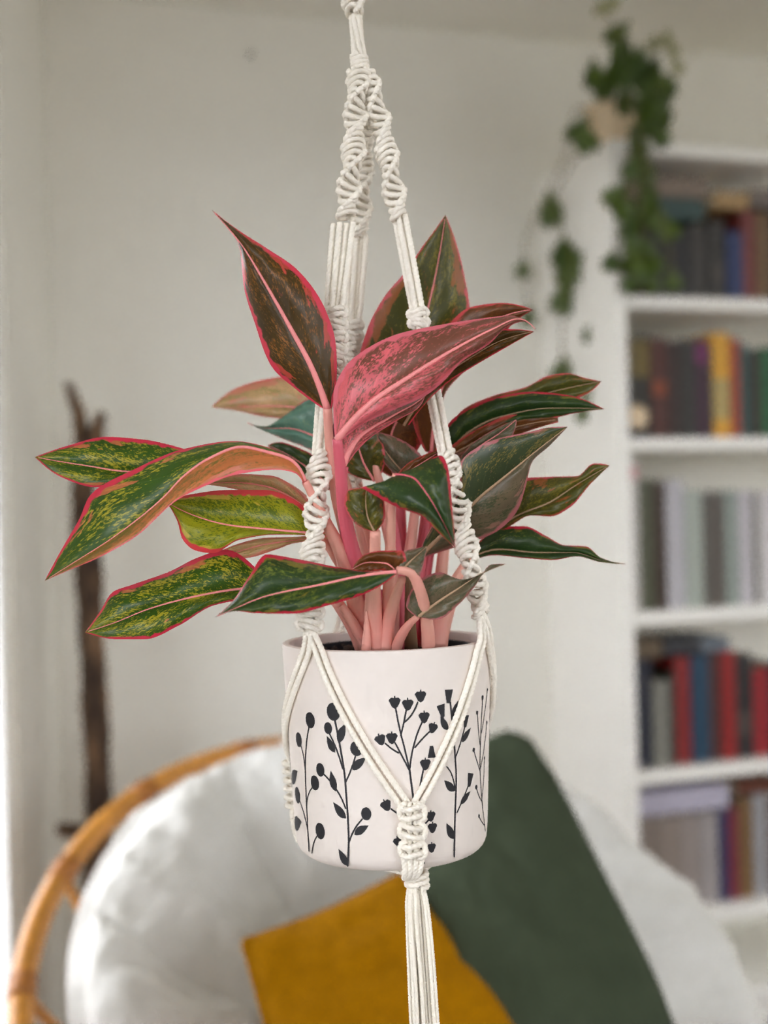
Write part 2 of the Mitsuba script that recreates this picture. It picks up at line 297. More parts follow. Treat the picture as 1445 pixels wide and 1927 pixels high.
rows = [
 [('dark olive book', 1169, 1199, 440, (34, 32, 10)), ('dark brown book', 1200, 1222, 432, (52, 40, 14)), ('black green book', 1223, 1254, 440, (20, 22, 8)), ('black navy book', 1255, 1299, 428, (8, 10, 18)),
  ('charcoal book', 1300, 1330, 425, (50, 47, 44)), ('black book', 1331, 1339, 418, (10, 10, 8)), ('dark grey book', 1340, 1366, 415, (44, 42, 38), (500, 530, (62, 56, 50))), ('blue book', 1368, 1399, 436, (24, 44, 92)), ('red brown book', 1400, 1424, 396, (112, 48, 46)),
  ('tan brown book', 1425, 1450, 400, (108, 82, 50)), ('dark tan book', 1452, 1480, 404, (70, 58, 40)), ('pale grey book', 1482, 1510, 410, (130, 120, 110))],
 [('black book with a yellow panel', 1171, 1195, 634, (26, 24, 10), (640, 708, (92, 76, 24))), ('black book with a broad yellow panel', 1196, 1226, 632, (26, 24, 12), (640, 710, (104, 88, 30))), ('rusty red book with orange bands', 1227, 1257, 636, (72, 24, 10), (716, 745, (124, 52, 8))), ('dark maroon book', 1258, 1281, 642, (44, 20, 14)),
  ('grey black book', 1282, 1310, 640, (36, 34, 30)), ('purple book with a magenta top', 1311, 1334, 640, (52, 8, 40), (645, 684, (104, 12, 84))), ('thin dark teal book', 1335, 1342, 650, (14, 34, 36)), ('yellow book', 1343, 1376, 627, (206, 152, 38), (712, 790, (170, 150, 92))), ('orange red book', 1377, 1394, 638, (150, 52, 32)),
  ('teal book', 1395, 1412, 648, (26, 72, 70)), ('dark brown book', 1413, 1433, 662, (40, 32, 20)), ('green book', 1434, 1462, 655, (0, 84, 42)), ('brown book', 1464, 1490, 650, (60, 40, 24))],
 [('white binder with a pink label', 1172, 1204, 862, (196, 193, 190), (876, 902, (196, 140, 146))), ('olive green book', 1206, 1232, 902, (74, 78, 56)), ('dark brown book', 1233, 1254, 906, (52, 32, 14)), ('lilac white book', 1256, 1291, 904, (178, 176, 183)), ('mint white book', 1292, 1324, 922, (160, 168, 160)),
  ('grey brown book', 1325, 1344, 926, (88, 84, 78)), ('dark taupe book', 1345, 1364, 930, (84, 76, 70)), ('grey green book', 1365, 1392, 924, (134, 144, 138)), ('white book with a pink top', 1393, 1420, 924, (184, 180, 186)), ('grey olive book', 1421, 1430, 930, (110, 110, 98)), ('white book beside the frame edge', 1431, 1462, 925, (200, 196, 198)), ('grey book', 1464, 1492, 930, (120, 118, 116))],
 [('dark purple book', 1193, 1201, 1246, (44, 14, 30)), ('navy book', 1202, 1229, 1243, (6, 14, 38)), ('grey white book', 1230, 1262, 1282, (122, 122, 114)), ('dark green book', 1263, 1272, 1262, (22, 34, 20)), ('bright red book', 1273, 1302, 1238, (124, 8, 10)), ('blue teal book', 1303, 1336, 1234, (0, 54, 80)), ('maroon book', 1337, 1360, 1232, (62, 22, 20)),
  ('deep red book', 1361, 1387, 1226, (134, 2, 2)), ('black book', 1388, 1420, 1232, (16, 13, 15), (1340, 1385, (60, 50, 46))), ('crimson book', 1421, 1452, 1258, (136, 2, 20)), ('dark blue book', 1453, 1480, 1250, (20, 24, 40))],
 [('thin navy book', 1198, 1206, 1530, (20, 22, 60)), ('taupe book', 1207, 1240, 1536, (128, 116, 108)), ('grey taupe book', 1241, 1282, 1535, (140, 128, 120)), ('pale grey book', 1283, 1318, 1534, (146, 136, 132)), ('light grey book', 1319, 1352, 1530, (152, 146, 146)), ('indigo book', 1354, 1372, 1524, (42, 42, 84)), ('dark red book', 1373, 1392, 1520, (112, 30, 48)), ('brown gold book', 1393, 1419, 1505, (112, 84, 46)), ('silver grey book', 1420, 1446, 1495, (146, 146, 150)), ('grey book', 1447, 1475, 1500, (120, 110, 104))],
]
for r_, row in enumerate(rows):
    for o_, a in enumerate(row): book(r_, o_, a[0], a[1], a[2], a[3], a[4], band=a[5] if len(a) > 5 else None)
def flat_book(row, label, x0, x1, y0, y1, rgb, w=.05, depth=.17, group=None):
    u0, z1 = px2u(x0, y0, w); u1, z0 = px2u(x1, y1, w); z0 = px2u((x0 + x1) / 2, y1, w)[1]; z1 = px2u((x0 + x1) / 2, y0, w)[1]; u0 = max(u0, BT + .002)
    b = thing('book', label, 'book', group)
    th = z1 - z0
    put(b + '__cover', loc(cat([box(u0, u1, w, w + depth, z1 - .002, z1), box(u0, u1, w, w + depth, z0, z0 + .002), box(u0, u1, w, w + .003, z0 + .002, z1 - .002)])), book_mat(rgb))
    put(b + '__pages', loc(box(u0 + .003, u1 - .003, w + .003, w + depth - .004, z0 + .002, z1 - .002)), 'paper_edge')
G = 'books lying flat on the upright rows'
flat_book(0, 'dark teal book lying flat on the top shelf row under the pale beige one', 1205, 1326, 373, 412, (44, 72, 70), group=G)
flat_book(0, 'pale beige book lying flat on the top shelf, above the dark teal one', 1215, 1330, 335, 371, (126, 112, 100), group=G)
flat_book(0, 'tan book lying flat on the top shelf row over the blue book', 1345, 1408, 362, 392, (164, 134, 90), group=G)
flat_book(0, 'grey book lying flat on the top shelf, at the photo edge', 1412, 1480, 358, 390, (112, 102, 96), group=G)
flat_book(3, 'tan book lying flat on the fourth shelf row, over the navy book', 1198, 1244, 1205, 1238, (92, 76, 54), group=G)
flat_book(3, 'dark slate book lying flat on the fourth shelf, topmost over the red book', 1248, 1318, 1204, 1230, (40, 42, 48), group=G)
flat_book(3, 'pale blue grey book lying flat on the fourth shelf row, over the teal book', 1320, 1372, 1200, 1226, (96, 106, 116), group=G)
flat_book(4, 'large lilac white box file lying flat on the lowest visible row of books', 1200, 1372, 1486, 1528, (176, 172, 190), depth=.22, w=.03, group=G)
flat_book(4, 'red brown book lying flat on the lowest visible row, right of the lilac white box', 1385, 1470, 1468, 1492, (92, 40, 14), group=G)
o = thing('ornament', 'round beige pebble ornament on the second shelf in front of the black books', 'ornament')
u_, z_ = px2u(1192, 765, .03); rr = .026
m = trimesh.creation.icosphere(3, rr); m.vertices *= [1, .9, 1.15]; m.vertices += (meshkit.noise(m.vertices * 60)[:, None] - .5) * .004; m.apply_translation((u_ + .004, .024, LEVB[1] + .018 + rr * 1.1))
put(o + '__stone', loc(m), 'cream_ceramic', True)
mb = trimesh.creation.cylinder(.018, .02, sections=24); mb.apply_translation((u_ + .004, .024, LEVB[1] + .0101)); put(o + '__stand', loc(mb), 'nursery_plastic', 40)

# ------------------------------------------------------------------ trailing plant on the bookcase
pc = bs(.05, .09, TOPZ)
tp = thing('flower_pot', 'small cream flower pot on the top of the bookcase, under the trailing plant', 'flower pot')
prof = [(.0, .001), (.045, .001), (.05, .006), (.058, .085), (.061, .09), (.061, .10), (.056, .10), (.053, .088), (.0, .084)]
put(tp + '__body', lathe(prof, 48, pc), 'cream_ceramic', 40)
put(tp + '__soil', lathe([(.0, .089), (.0525, .089), (.0525, .0885), (0, .0885)], 32, pc), 'soil')
vine = thing('trailing_plant', 'green trailing plant hanging from the pot on top of the bookcase', 'plant')
def heart(L, wd, cup):
    u = np.linspace(0, 1, 11); v = np.linspace(-1, 1, 9)
    hw = wd * .5 * np.array([.30, .74, .95, 1.0, .95, .84, .68, .5, .32, .15, .01])
    U, V = np.meshgrid(u, v, indexing='ij')
    x = V * hw[:, None]; y = U * L - np.abs(V) ** 2 * L * .14 * (1 - U) ** 2
    z = cup * (np.abs(V) * hw[:, None]) - .25 * L * U ** 2
    return np.stack([x, y, z], -1)
def pothos_leaf(px, py, D, size, ang, tilt, pale=False):
    c = at(px, py, D); P = heart(size, size * .82, .25 + .2 * random.random())
    P[..., 1] -= size * .5
    M = (T().translate(c.tolist()).rotate([0, 1, 0], ang).rotate([1, 0, 0], -90 + tilt)).matrix
    M = np.array(M, float); Q = P.reshape(-1, 3) @ M[:3, :3].T + M[:3, 3]
    put(vine + '__leaf', grid(Q.reshape(P.shape)), 'pothos_pale' if pale else 'pothos_green', True)
up_ = [(1165, 62), (1176, 92), (1152, 128), (1122, 138), (1130, 165), (1196, 128), (1202, 104), (1218, 160), (1240, 148), (1258, 158), (1178, 184), (1200, 196), (1218, 215), (1238, 200), (1247, 228), (1240, 252), (1226, 178), (1092, 243), (1102, 256), (1150, 160), (1182, 150), (1228, 130), (1210, 240), (1250, 190), (1160, 100), (1232, 235)]
for (x, y) in up_: pothos_leaf(x, y, 2.84 + .16 * random.random(), .052 + .02 * random.random(), 180 + random.uniform(-60, 60), random.uniform(-35, 20))
for (x, y) in [(1131, 14), (1156, 4), (1230, 78), (1266, 92), (1272, 122), (1255, 70)]: pothos_leaf(x, y, 2.92, .04, 180 + random.uniform(-60, 60), random.uniform(-30, 30), True)
front = [(1195, 268), (1206, 300), (1190, 312), (1218, 322), (1161, 364), (1168, 386), (1212, 350), (1240, 410), (1252, 424), (1190, 425), (1212, 462), (1182, 490), (1202, 502), (1232, 492), (1266, 522), (1190, 530), (1152, 488), (1224, 380), (1200, 395), (1185, 455), (1222, 530)]
for (x, y) in front:
    d = BA[1] + (x - 1166) / 830 * .335 - .03 - .05 * random.random()
    pothos_leaf(x, y, d, .05 + .014 * random.random(), 180 + random.uniform(-50, 50), random.uniform(-25, 15))
side = [(1037, 391, 62), (1060, 470, 58), (1077, 488, 66), (1090, 500, 50), (1068, 505, 60), (1062, 556, 60), (985, 503, 36), (1111, 624, 36), (1058, 694, 52), (1104, 757, 38), (1099, 772, 40), (1110, 736, 34), (995, 592, 36), (1117, 135, 50)]
for (x, y, s) in side:
    d = BA[1] + .08 + (1160 - x) / 135 * .2 - .03
    pothos_leaf(x, y, d, s / 830 * 1.12, 180 + random.uniform(-18, 18), random.uniform(-15, 10))
def vinep(pts):
    put(vine + '__stem', tube([at(*q) for q in pts], .0022, .012, 6), 'vine_stem', True)
t0 = pc + np.array([0, 0, .09])
for pts in ([(1165, 62, 2.9), (1172, 120, 2.92)], [(1122, 138, 2.88), (1150, 160, 2.92)], [(1258, 158, 2.95), (1215, 165, 2.94)], [(1231, 78, 2.92), (1205, 140, 2.93)], [(1131, 14, 2.92), (1165, 80, 2.92)]):
    put(vine + '__stem', tube([at(*pts[0]), at(*pts[1]), t0], .002, .012, 6), 'vine_stem', True)
for a, b in (((1206, 300), (1190, 530)), ((1218, 322), (1266, 522)), ((1190, 312), (1150, 488))):
    put(vine + '__stem', tube([t0, t0 + np.array([.02, -.07, .012]), at(*a, 2.84), at((a[0] + b[0]) / 2 + 8, (a[1] + b[1]) / 2, 2.85), at(*b, 2.86)], .002, .012, 6), 'vine_stem', True)
put(vine + '__stem', tube([t0, t0 + np.array([-.075, .0, .012]), at(1100, 250, 2.93), at(1040, 390, 3.05), at(1075, 480, 3.0), at(1060, 555, 3.02), at(1058, 690, 3.02), at(1104, 757, 2.95)], .002, .012, 6), 'vine_stem', True)
put(vine + '__stem', tube([t0, t0 + np.array([-.07, .02, .02]), at(1060, 300, 3.02), at(985, 480, 3.14), at(995, 595, 3.14)], .0016, .012, 6), 'vine_stem', True)

# ------------------------------------------------------------------ driftwood in the corner
dw = thing('driftwood', 'dark brown driftwood branch standing upright in the corner behind the round chair', 'driftwood')
path = [at(x, y, d) for x, y, d in ((128, 722, 2.62), (138, 752, 2.62), (150, 792, 2.62), (156, 850, 2.62), (160, 1000, 2.6), (170, 1150, 2.6), (178, 1300, 2.58), (182, 1450, 2.58), (184, 1600, 2.58), (186, 1900, 2.58))]
path.append(np.array([path[-1][0] + .01, 2.58, .0]))
def gnarl(pts, r, amp, ds=.008, sides=22):
    m = tube(pts, r, ds, sides); v = np.array(m.vertices)
    n = meshkit.fbm(v * [45, 45, 8], 4, 3)[:, None] - .5
    m.vertices = v + m.vertex_normals * n * amp; return m
put(dw + '__branch', gnarl(path, [.010, .02, .026, .027, .026, .028, .027, .027, .028, .03, .03], .022), 'driftwood_bark', True)
put(dw + '__knob', gnarl([at(192, 778, 2.62), at(184, 800, 2.62), at(170, 850, 2.62), at(160, 930, 2.62)], [.008, .018, .022, .012], .014), 'driftwood_bark', True)
put(dw + '__side_branch', gnarl([at(108, 1560, 2.58), at(150, 1566, 2.58), at(184, 1575, 2.58)], [.012, .015, .02], .008), 'driftwood_bark', True)
nl = thing('wall_nail', 'tiny dark nail in the back wall left of the hanging cords', 'nail')
r_ = ray(470, 105); c0 = np.array([0, 0, EYE]); tt = ((corner - c0) @ E2) / (r_ @ E2); q = c0 + r_ * tt
nm = trimesh.creation.cylinder(.004, .02, sections=12); nm.apply_transform(trimesh.geometry.align_vectors([0, 0, 1], -E2)); nm.apply_translation(q - E2 * .006); put(nl, nm, 'dark_metal', 40)

# ------------------------------------------------------------------ papasan chair
RC, REL, RAZ, RR = np.array([.005, 1.875, .521]), .962, .482, .54
RN = np.array([math.sin(RAZ) * math.cos(REL), -math.cos(RAZ) * math.cos(REL), math.sin(REL)])
RA = np.cross([0, 0, 1.0], RN); RA /= np.linalg.norm(RA); RB = np.cross(RN, RA)
def rl(a, b, n): return RC + np.multiply.outer(a, RA) + np.multiply.outer(b, RB) + np.multiply.outer(n, RN)
ch = thing('papasan_chair', 'round rattan bowl chair with honey brown cane rim', 'chair')
th = np.linspace(0, 2 * np.pi, 48, endpoint=False)
put(ch + '__rim', tube(rl(RR * np.cos(th), RR * np.sin(th), 0 * th), .0175, .012, 14, closed=True), 'rattan', True)
put(ch + '__bowl_ring', tube(rl(RR * .8 * np.cos(th), RR * .8 * np.sin(th), 0 * th - .13), .010, .012, 10, closed=True), 'rattan', True)
put(ch + '__bowl_ring', tube(rl(RR * .4 * np.cos(th), RR * .4 * np.sin(th), 0 * th - .235), .010, .012, 10, closed=True), 'rattan', True)
for k in range(16):
    a = 2 * np.pi * (k + .3) / 16; rr_ = RR * np.array([.99, .92, .80, .60, .38]); hh = np.array([-.012, -.07, -.142, -.205, -.245])
    put(ch + '__rib', tube(rl(rr_ * np.cos(a), rr_ * np.sin(a), hh), .0085, .012, 8), 'rattan', True)
    put(ch + '__binding', tube(rl(RR * np.cos(a + np.linspace(-.035, .035, 5)), RR * np.sin(a + np.linspace(-.035, .035, 5)), np.zeros(5)), .0195, .01, 12), 'rattan_wrap', True)
bc = np.array([RC[0] + .02, RC[1] + .06, 0])
for zz, r0 in ((.018, .34), (.26, .26)):
    put(ch + '__base_ring', tube(np.stack([bc[0] + r0 * np.cos(th), bc[1] + r0 * np.sin(th), 0 * th + zz], -1), .016, .015, 12, closed=True), 'rattan', True)
for k in range(8):
    a = 2 * np.pi * k / 8
    put(ch + '__base_strut', tube([bc + np.array([.34 * math.cos(a), .34 * math.sin(a), .018]), bc + np.array([.28 * math.cos(a + .3), .28 * math.sin(a + .3), .14]), bc + np.array([.26 * math.cos(a + .6), .26 * math.sin(a + .6), .26])], .011, .015, 8), 'rattan', True)

cu = thing('seat_cushion', 'thick tufted off-white round cushion in the rattan bowl chair', 'cushion')
def cushion_mesh():
    nt, nr = 300, 90; t = np.linspace(0, 2 * np.pi, nt, endpoint=False); s = np.linspace(0.0, 1.0, nr)
    Tt, Ss = np.meshgrid(t, s, indexing='ij')
    Rc = .515; r = Rc * np.sin(np.clip(Ss / .86, 0, 1) * np.pi / 2) ** .9
    lobes = np.abs(np.sin(4 * (Tt + .25 + .25 * Ss)))
    ringc = np.exp(-((r - .24) / .022) ** 2)
    puff = .058 * np.sqrt(lobes + .001) * np.clip(r / .16, 0, 1) * (1 - .7 * ringc) - .02 * ringc
    edge = np.sqrt(np.clip(1 - (r / (Rc * 1.003)) ** 10, 0, 1))
    top = -.235 * (1 - (r / RR) ** 2) + .030 + (.05 + puff) * edge
    bot = -.235 * (1 - (r / RR) ** 2) + .015
    n = np.where(Ss <= .86, top, top + (bot - top) * (Ss - .86) / .14)
    r = r + np.where(Ss > .86, .022 * np.sin((Ss - .86) / .14 * np.pi), 0)
    n = n + (meshkit.fbm(np.stack([r * np.cos(Tt) * 14, r * np.sin(Tt) * 14, 0 * r], -1), 4, 5) - .5) * .05 * np.clip(r / .1, 0, 1)
    wr = meshkit.fbm(np.stack([Tt * 14, r * 6, 0 * r], -1), 3, 9) - .5
    n = n + wr * .04 * np.exp(-((r - .34) / .12) ** 2)
    a = r * np.cos(Tt) + .06; b = r * np.sin(Tt) + .015
    m1 = grid(rl(a, b, n), True, False)
    rb = np.linspace(.001, Rc, 30); Tb, Rb = np.meshgrid(t, rb, indexing='ij')
    m2 = grid(rl(Rb * np.cos(Tb) + .06, Rb * np.sin(Tb) + .012, -.235 * (1 - (Rb / RR) ** 2) + .015), True, False)
    return cat([m1, m2])
put(cu + '__pad', cushion_mesh(), 'canvas', True)
for k in range(8):
    a = -.25 + np.pi / 4 * k - .25 * .5; r = .24
    pnt = rl(np.array(r * math.cos(a) + .06), np.array(r * math.sin(a) + .012), np.array(-.235 * (1 - (r / RR) ** 2) + .05))
    bt = trimesh.creation.icosphere(2, .011); bt.vertices *= [1, 1, .5]; bt.apply_transform(trimesh.geometry.align_vectors([0, 0, 1], RN)); bt.apply_translation(pnt)
    put(cu + '__button', bt, 'canvas', True)

def pillow(corners, puff, bow=.07, n=46, wrinkle=.012, seed=1, rnd=.0):
    TL, TR, BR, BL = [np.asarray(c, float) for c in corners]
    s = np.linspace(-1, 1, n); U, V = np.meshgrid(s, s, indexing='ij')
    u = U * (1 - bow * (1 - V ** 2) * np.abs(U)); v = V * (1 - bow * (1 - U ** 2) * np.abs(V))
    u, v = u * np.sqrt(1 - rnd * V ** 4), v * np.sqrt(1 - rnd * U ** 4)
    a, b = (u + 1) / 2, (v + 1) / 2
    P = TL * ((1 - a) * (1 - b))[..., None] + TR * (a * (1 - b))[..., None] + BR * (a * b)[..., None] + BL * ((1 - a) * b)[..., None]
    nr = np.cross(TR - TL, BL - TL); nr /= np.linalg.norm(nr)
    if nr @ (np.array([0, 0, EYE]) - TL) < 0: nr = -nr
    h = puff * ((1 - U ** 2) * (1 - V ** 2)) ** .42
    w = (meshkit.fbm(np.stack([U * 2.2 + seed, V * 2.2, 0 * U], -1), 4, seed) - .5) * wrinkle * 2 * ((1 - U ** 2) * (1 - V ** 2)) ** .3
    return cat([grid(P + (h + w)[..., None] * nr), grid(P - (h * .8)[..., None] * nr)]), P
yp = thing('throw_pillow', 'mustard yellow square pillow lying in front in the round chair', 'pillow')
m, P = pillow([at(452, 1768, 1.60), at(752, 1640, 1.80), at(1012, 1985, 1.56), at(560, 2260, 1.42)], .055, wrinkle=.02, seed=2, rnd=.06)
put(yp + '__cover', m, 'mustard_cloth', True)
put(yp + '__piping', tube(np.concatenate([P[:, 0], P[-1, 1:], P[::-1, -1][1:], P[0, ::-1][1:-1]])[::3], .0035, .008, 8, closed=True), 'mustard_cloth', True)
gp = thing('throw_pillow', 'long dark green woven pillow leaning behind the yellow one in the round chair', 'pillow')
m, P = pillow([at(735, 1490, 2.02), at(988, 1342, 2.10), at(1330, 2020, 1.62), at(880, 2080, 1.5)], .065, bow=.035, wrinkle=.022, seed=5, rnd=.26)
put(gp + '__cover', m, 'green_cloth', True)
put(gp + '__piping', tube(np.concatenate([P[:, 0], P[-1, 1:], P[::-1, -1][1:], P[0, ::-1][1:-1]])[::3], .0035, .008, 8, closed=True), 'green_cloth', True)

# ------------------------------------------------------------------ the pot with its print
PC = at(727, 1203, .95); PZ1 = PC[2]; PC[2] = 0
PR1, PR0, PH = .0776, .0708, .1555; PZ0 = PZ1 - PH
def prad(z): return PR0 + (PR1 - PR0) * np.clip((np.asarray(z) - PZ0) / PH, 0, 1)
pot = thing('plant_pot', 'pale pink beige pot printed with black sprigs, held by the macrame hanger', 'flower pot')
prof = [(0, PZ0)] + [(PR0 - .012 + .012 * math.sin(a), PZ0 + .012 - .012 * math.cos(a)) for a in np.linspace(0, math.pi / 2, 9)]
prof += [(float(prad(z)), float(z)) for z in np.linspace(PZ0 + .02, PZ1 - .0015, 8)] + [(PR1 - .0005, PZ1 - .0005), (PR1 - .0015, PZ1), (PR1 - .0045, PZ1), (PR1 - .0055, PZ1 - .0006), (PR1 - .006, PZ1 - .002), (PR1 - .0075, PZ1 - .05), (PR0 - .008, PZ0 + .008), (0, PZ0 + .008)]
put(pot + '__body', lathe(prof, 128, (PC[0], PC[1], 0)), 'pot_glaze', 35)
def onpot(px, py):
    """pixel -> (arc length, height) on the front of the pot"""
    r = ray(px, py); c = np.array([0, 0, EYE]); t = .80 / r[1]
    for _ in range(30):
        q = c + r * t; rad = prad(q[2]); a = r[0] ** 2 + r[1] ** 2; d = c - PC; b = r[0] * d[0] + r[1] * d[1]; e = d[0] ** 2 + d[1] ** 2 - rad ** 2
        t = (-b - math.sqrt(max(b * b - a * e, 0))) / a
    q = c + r * t; return math.atan2(q[0] - PC[0], -(q[1] - PC[1])) * PR1, q[2]
def cr(x, y): return onpot(500 + x / 3.1413, 1150 + y / 3.1413)
def wrap(poly, key, lift=.00012, depth=.00022):
    ms = []
    for g in getattr(poly, 'geoms', [poly]):
        if g.is_empty: continue
        m = trimesh.creation.extrude_polygon(g.simplify(.00008), depth, engine='earcut')
        v, f = trimesh.remesh.subdivide_to_size(m.vertices, m.faces, .006); ms.append(trimesh.Trimesh(v, f, process=False))
    m = cat(ms); v = np.array(m.vertices); a = v[:, 0] / PR1; r = prad(v[:, 1]) + lift + v[:, 2]
    m.vertices = np.stack([PC[0] + r * np.sin(a), PC[1] - r * np.cos(a), v[:, 1]], -1)
    put(pot + '__printed_sprig', m, 'print_ink')
U_ = union_all
K = 1 / 3.1413 / 2526.0   # metres per crop pixel
def stem2(pts, w=9):
    p = resample(np.array([cr(*q) for q in pts]), 24); return LineString(p).buffer(w * K / 2)
def berry(x, y, rx, ry=None, ang=0):
    s, z = cr(x, y); c = math.cos(min(abs(s / PR1), 1.2)); ry = ry or rx
    return affinity.translate(affinity.rotate(affinity.scale(Point(0, 0).buffer(1, 16), max(rx * K / c, ry * K * .78), ry * K), ang), s, z)
def lens(x0, y0, x1, y1, fat=.24):
    a, b = np.array(cr(x0, y0)), np.array(cr(x1, y1)); d = b - a; L = np.linalg.norm(d); nrm = np.array([-d[1], d[0]])
    t = np.linspace(0, 1, 14); h = fat * np.sin(np.pi * t ** .8)
    p = np.vstack([a + np.outer(t, d) + np.outer(h, nrm), (a + np.outer(t, d) - np.outer(h * .75, nrm))[::-1][1:-1]]); return Polygon(p).buffer(0)
def bud(x, y, r=33, ang=0):
    s, z = cr(x, y); c = math.cos(min(abs(s / PR1), 1.2))
    g = U_([Polygon([(-.78, .36), (-.55, .58), (0, .5), (.55, .58), (.78, .34), (.3, -.62), (0, -.8), (-.3, -.62)]).buffer(.22), Polygon([(-.13, .5), (-.09, 1.1), (.11, 1.1), (.13, .5)])])
    return affinity.translate(affinity.rotate(affinity.scale(g, r * K, r * K, origin=(0, 0)), ang, origin=(0, 0)), s, z)
def cup(x, y, r=34, ang=0):
    s, z = cr(x, y); g = Polygon([(-.75, 1.1), (.75, 1.1), (.3, -1.0), (-.25, -1.0)]).buffer(.06)
    return affinity.translate(affinity.rotate(affinity.scale(g, r * K, r * K, origin=(0, 0)), ang, origin=(0, 0)), s, z)
wrap(U_([stem2([(257, 1418), (245, 1200), (235, 950), (240, 800), (258, 680)]), berry(263, 645, 27, 45), stem2([(235, 950), (228, 880), (208, 790)], 7), berry(196, 760, 18, 42), stem2([(243, 1145), (255, 1080), (275, 1045)], 7), berry(291, 1015, 25, 42),
    stem2([(248, 1290), (228, 1200), (204, 1125)], 7), berry(188, 1088, 17, 48), stem2([(274, 1430), (282, 1380), (305, 1330)], 7), berry(322, 1300, 28, 46), lens(158, 1015, 188, 945), lens(174, 1272, 213, 1244)]), 0)
wrap(U_([stem2([(485, 1505), (490, 1300), (470, 1000), (440, 800), (408, 640)], 11), berry(400, 595, 38, 50), stem2([(455, 930), (420, 820), (378, 725)]), berry(369, 692, 23, 33), lens(410, 836, 362, 738), lens(432, 780, 470, 665),
    stem2([(473, 1010), (500, 950), (530, 860)]), berry(537, 812, 36, 42), lens(514, 940, 592, 865), stem2([(472, 1165), (440, 1090), (390, 1015), (345, 965)]), berry(323, 938, 24, 38), lens(414, 1065, 385, 945), lens(475, 1225, 400, 1130),
    stem2([(492, 1370), (525, 1290), (570, 1230)]), berry(594, 1198, 30, 36), lens(525, 1322, 608, 1267), lens(488, 1506, 432, 1408)]), 1)
wrap(U_([stem2([(935, 1490), (900, 1300), (872, 1110), (850, 940)], 11), stem2([(850, 940), (820, 810), (792, 700), (768, 575)]), bud(762, 540), stem2([(798, 735), (820, 640), (830, 585)]), bud(839, 552), stem2([(822, 655), (870, 600), (897, 540)]), bud(915, 503),
    stem2([(850, 940), (860, 860), (890, 740), (922, 660)]), bud(936, 627), stem2([(882, 805), (925, 755), (965, 715)]), bud(987, 690, 30, -20), stem2([(848, 940), (805, 855), (765, 780)]), bud(745, 750), stem2([(785, 838), (740, 810), (708, 783)]), bud(678, 760, 32, 20),
    stem2([(905, 1080), (918, 1000), (932, 935)]), bud(943, 905), cup(980, 830, 30, 180), stem2([(865, 1260), (805, 1215), (742, 1170)]), bud(712, 1148, 33, 25), stem2([(835, 1460), (805, 1395)]), bud(786, 1364, 32, 20),
    bud(975, 1212, 30), bud(985, 1280, 30), bud(980, 1398, 28), stem2([(905, 1330), (940, 1260), (972, 1225)])]), 2)
wrap(U_([stem2([(1113, 1450), (1118, 1200), (1125, 1000), (1118, 850), (1105, 700), (1090, 540)], 10), cup(1080, 506, 34, -4), cup(1040, 592, 32, 12), stem2([(1072, 690), (1055, 650), (1045, 620)], 7), lens(1076, 702, 1032, 622), lens(1098, 640, 1136, 530, .18), lens(1160, 775, 1210, 690, .2), cup(1180, 652, 30, -8),
    stem2([(1122, 860), (1150, 780), (1176, 680)], 7), lens(1116, 1062, 1055, 1000), stem2([(1118, 1060), (1100, 970), (1070, 920)], 7), cup(1205, 1000, 34, -14), stem2([(1130, 1190), (1165, 1110), (1195, 1035)], 7), lens(1150, 1142, 1208, 1065, .2), lens(1113, 1346, 1068, 1255)]), 3)
wrap(U_([stem2([(1297, 1300), (1275, 1100), (1265, 900), (1270, 720), (1280, 530)], 6), berry(1280, 512, 6, 14), stem2([(1265, 790), (1256, 700), (1250, 610)], 5), berry(1248, 600, 6, 11), stem2([(1274, 720), (1298, 560), (1308, 470)], 5), berry(1309, 464, 4, 8), stem2([(1265, 940), (1292, 790), (1304, 670)], 5), berry(1305, 660, 5, 11),
    stem2([(1263, 940), (1242, 870), (1230, 830)], 5), berry(1228, 820, 7, 12), stem2([(1276, 1110), (1288, 970), (1291, 870)], 5), berry(1292, 868, 4, 9), stem2([(1276, 1125), (1258, 1090), (1244, 1045)], 5), berry(1243, 1040, 7, 12), stem2([(1290, 1265), (1272, 1240), (1260, 1215)], 5), berry(1259, 1210, 5, 10)]), 4)
wrap(U_([lens(1326, 760, 1322, 700, .3), berry(1324, 560, 5, 22), lens(1327, 650, 1322, 600, .3)]), 5)
wrap(U_([stem2([(150, 1040), (140, 850), (133, 720)], 5), lens(133, 720, 134, 600, .12)]), 6)

# nursery pot and soil
np_ = thing('nursery_pot', 'dark plastic nursery pot standing inside the printed pot', 'nursery pot')
NZ = PZ1 - .006; nr_ = PR1 - .0135
NPR = [(0, PZ0 + .0085), (PR0 - .022, PZ0 + .0085), (nr_ - .002, NZ - .012), (nr_, NZ - .01), (nr_, NZ), (nr_ - .003, NZ), (nr_ - .003, NZ - .02), (0, NZ - .022)]
put(np_ + '__body', lathe(NPR, 80, (PC[0] + .002, PC[1], 0)), 'nursery_plastic', 40)
gx = np.linspace(0, 1, 24); ga = np.linspace(0, 2 * np.pi, 72, endpoint=False); A_, G_ = np.meshgrid(ga, gx, indexing='ij')
sx, sy = PC[0] + .002 + (nr_ - .0035) * G_ * np.sin(A_), PC[1] - (nr_ - .0035) * G_ * np.cos(A_)
sz = NZ - .006 + .007 * (meshkit.fbm(np.stack([sx * 160, sy * 160, 0 * sx], -1), 4, 2) - .5)
so = thing('potting_soil', 'dark potting soil around the pink stems in the nursery pot', 'soil'); labels[so]['kind'] = 'stuff'
gm = [grid(np.stack([sx, sy, sz], -1), True, False)]
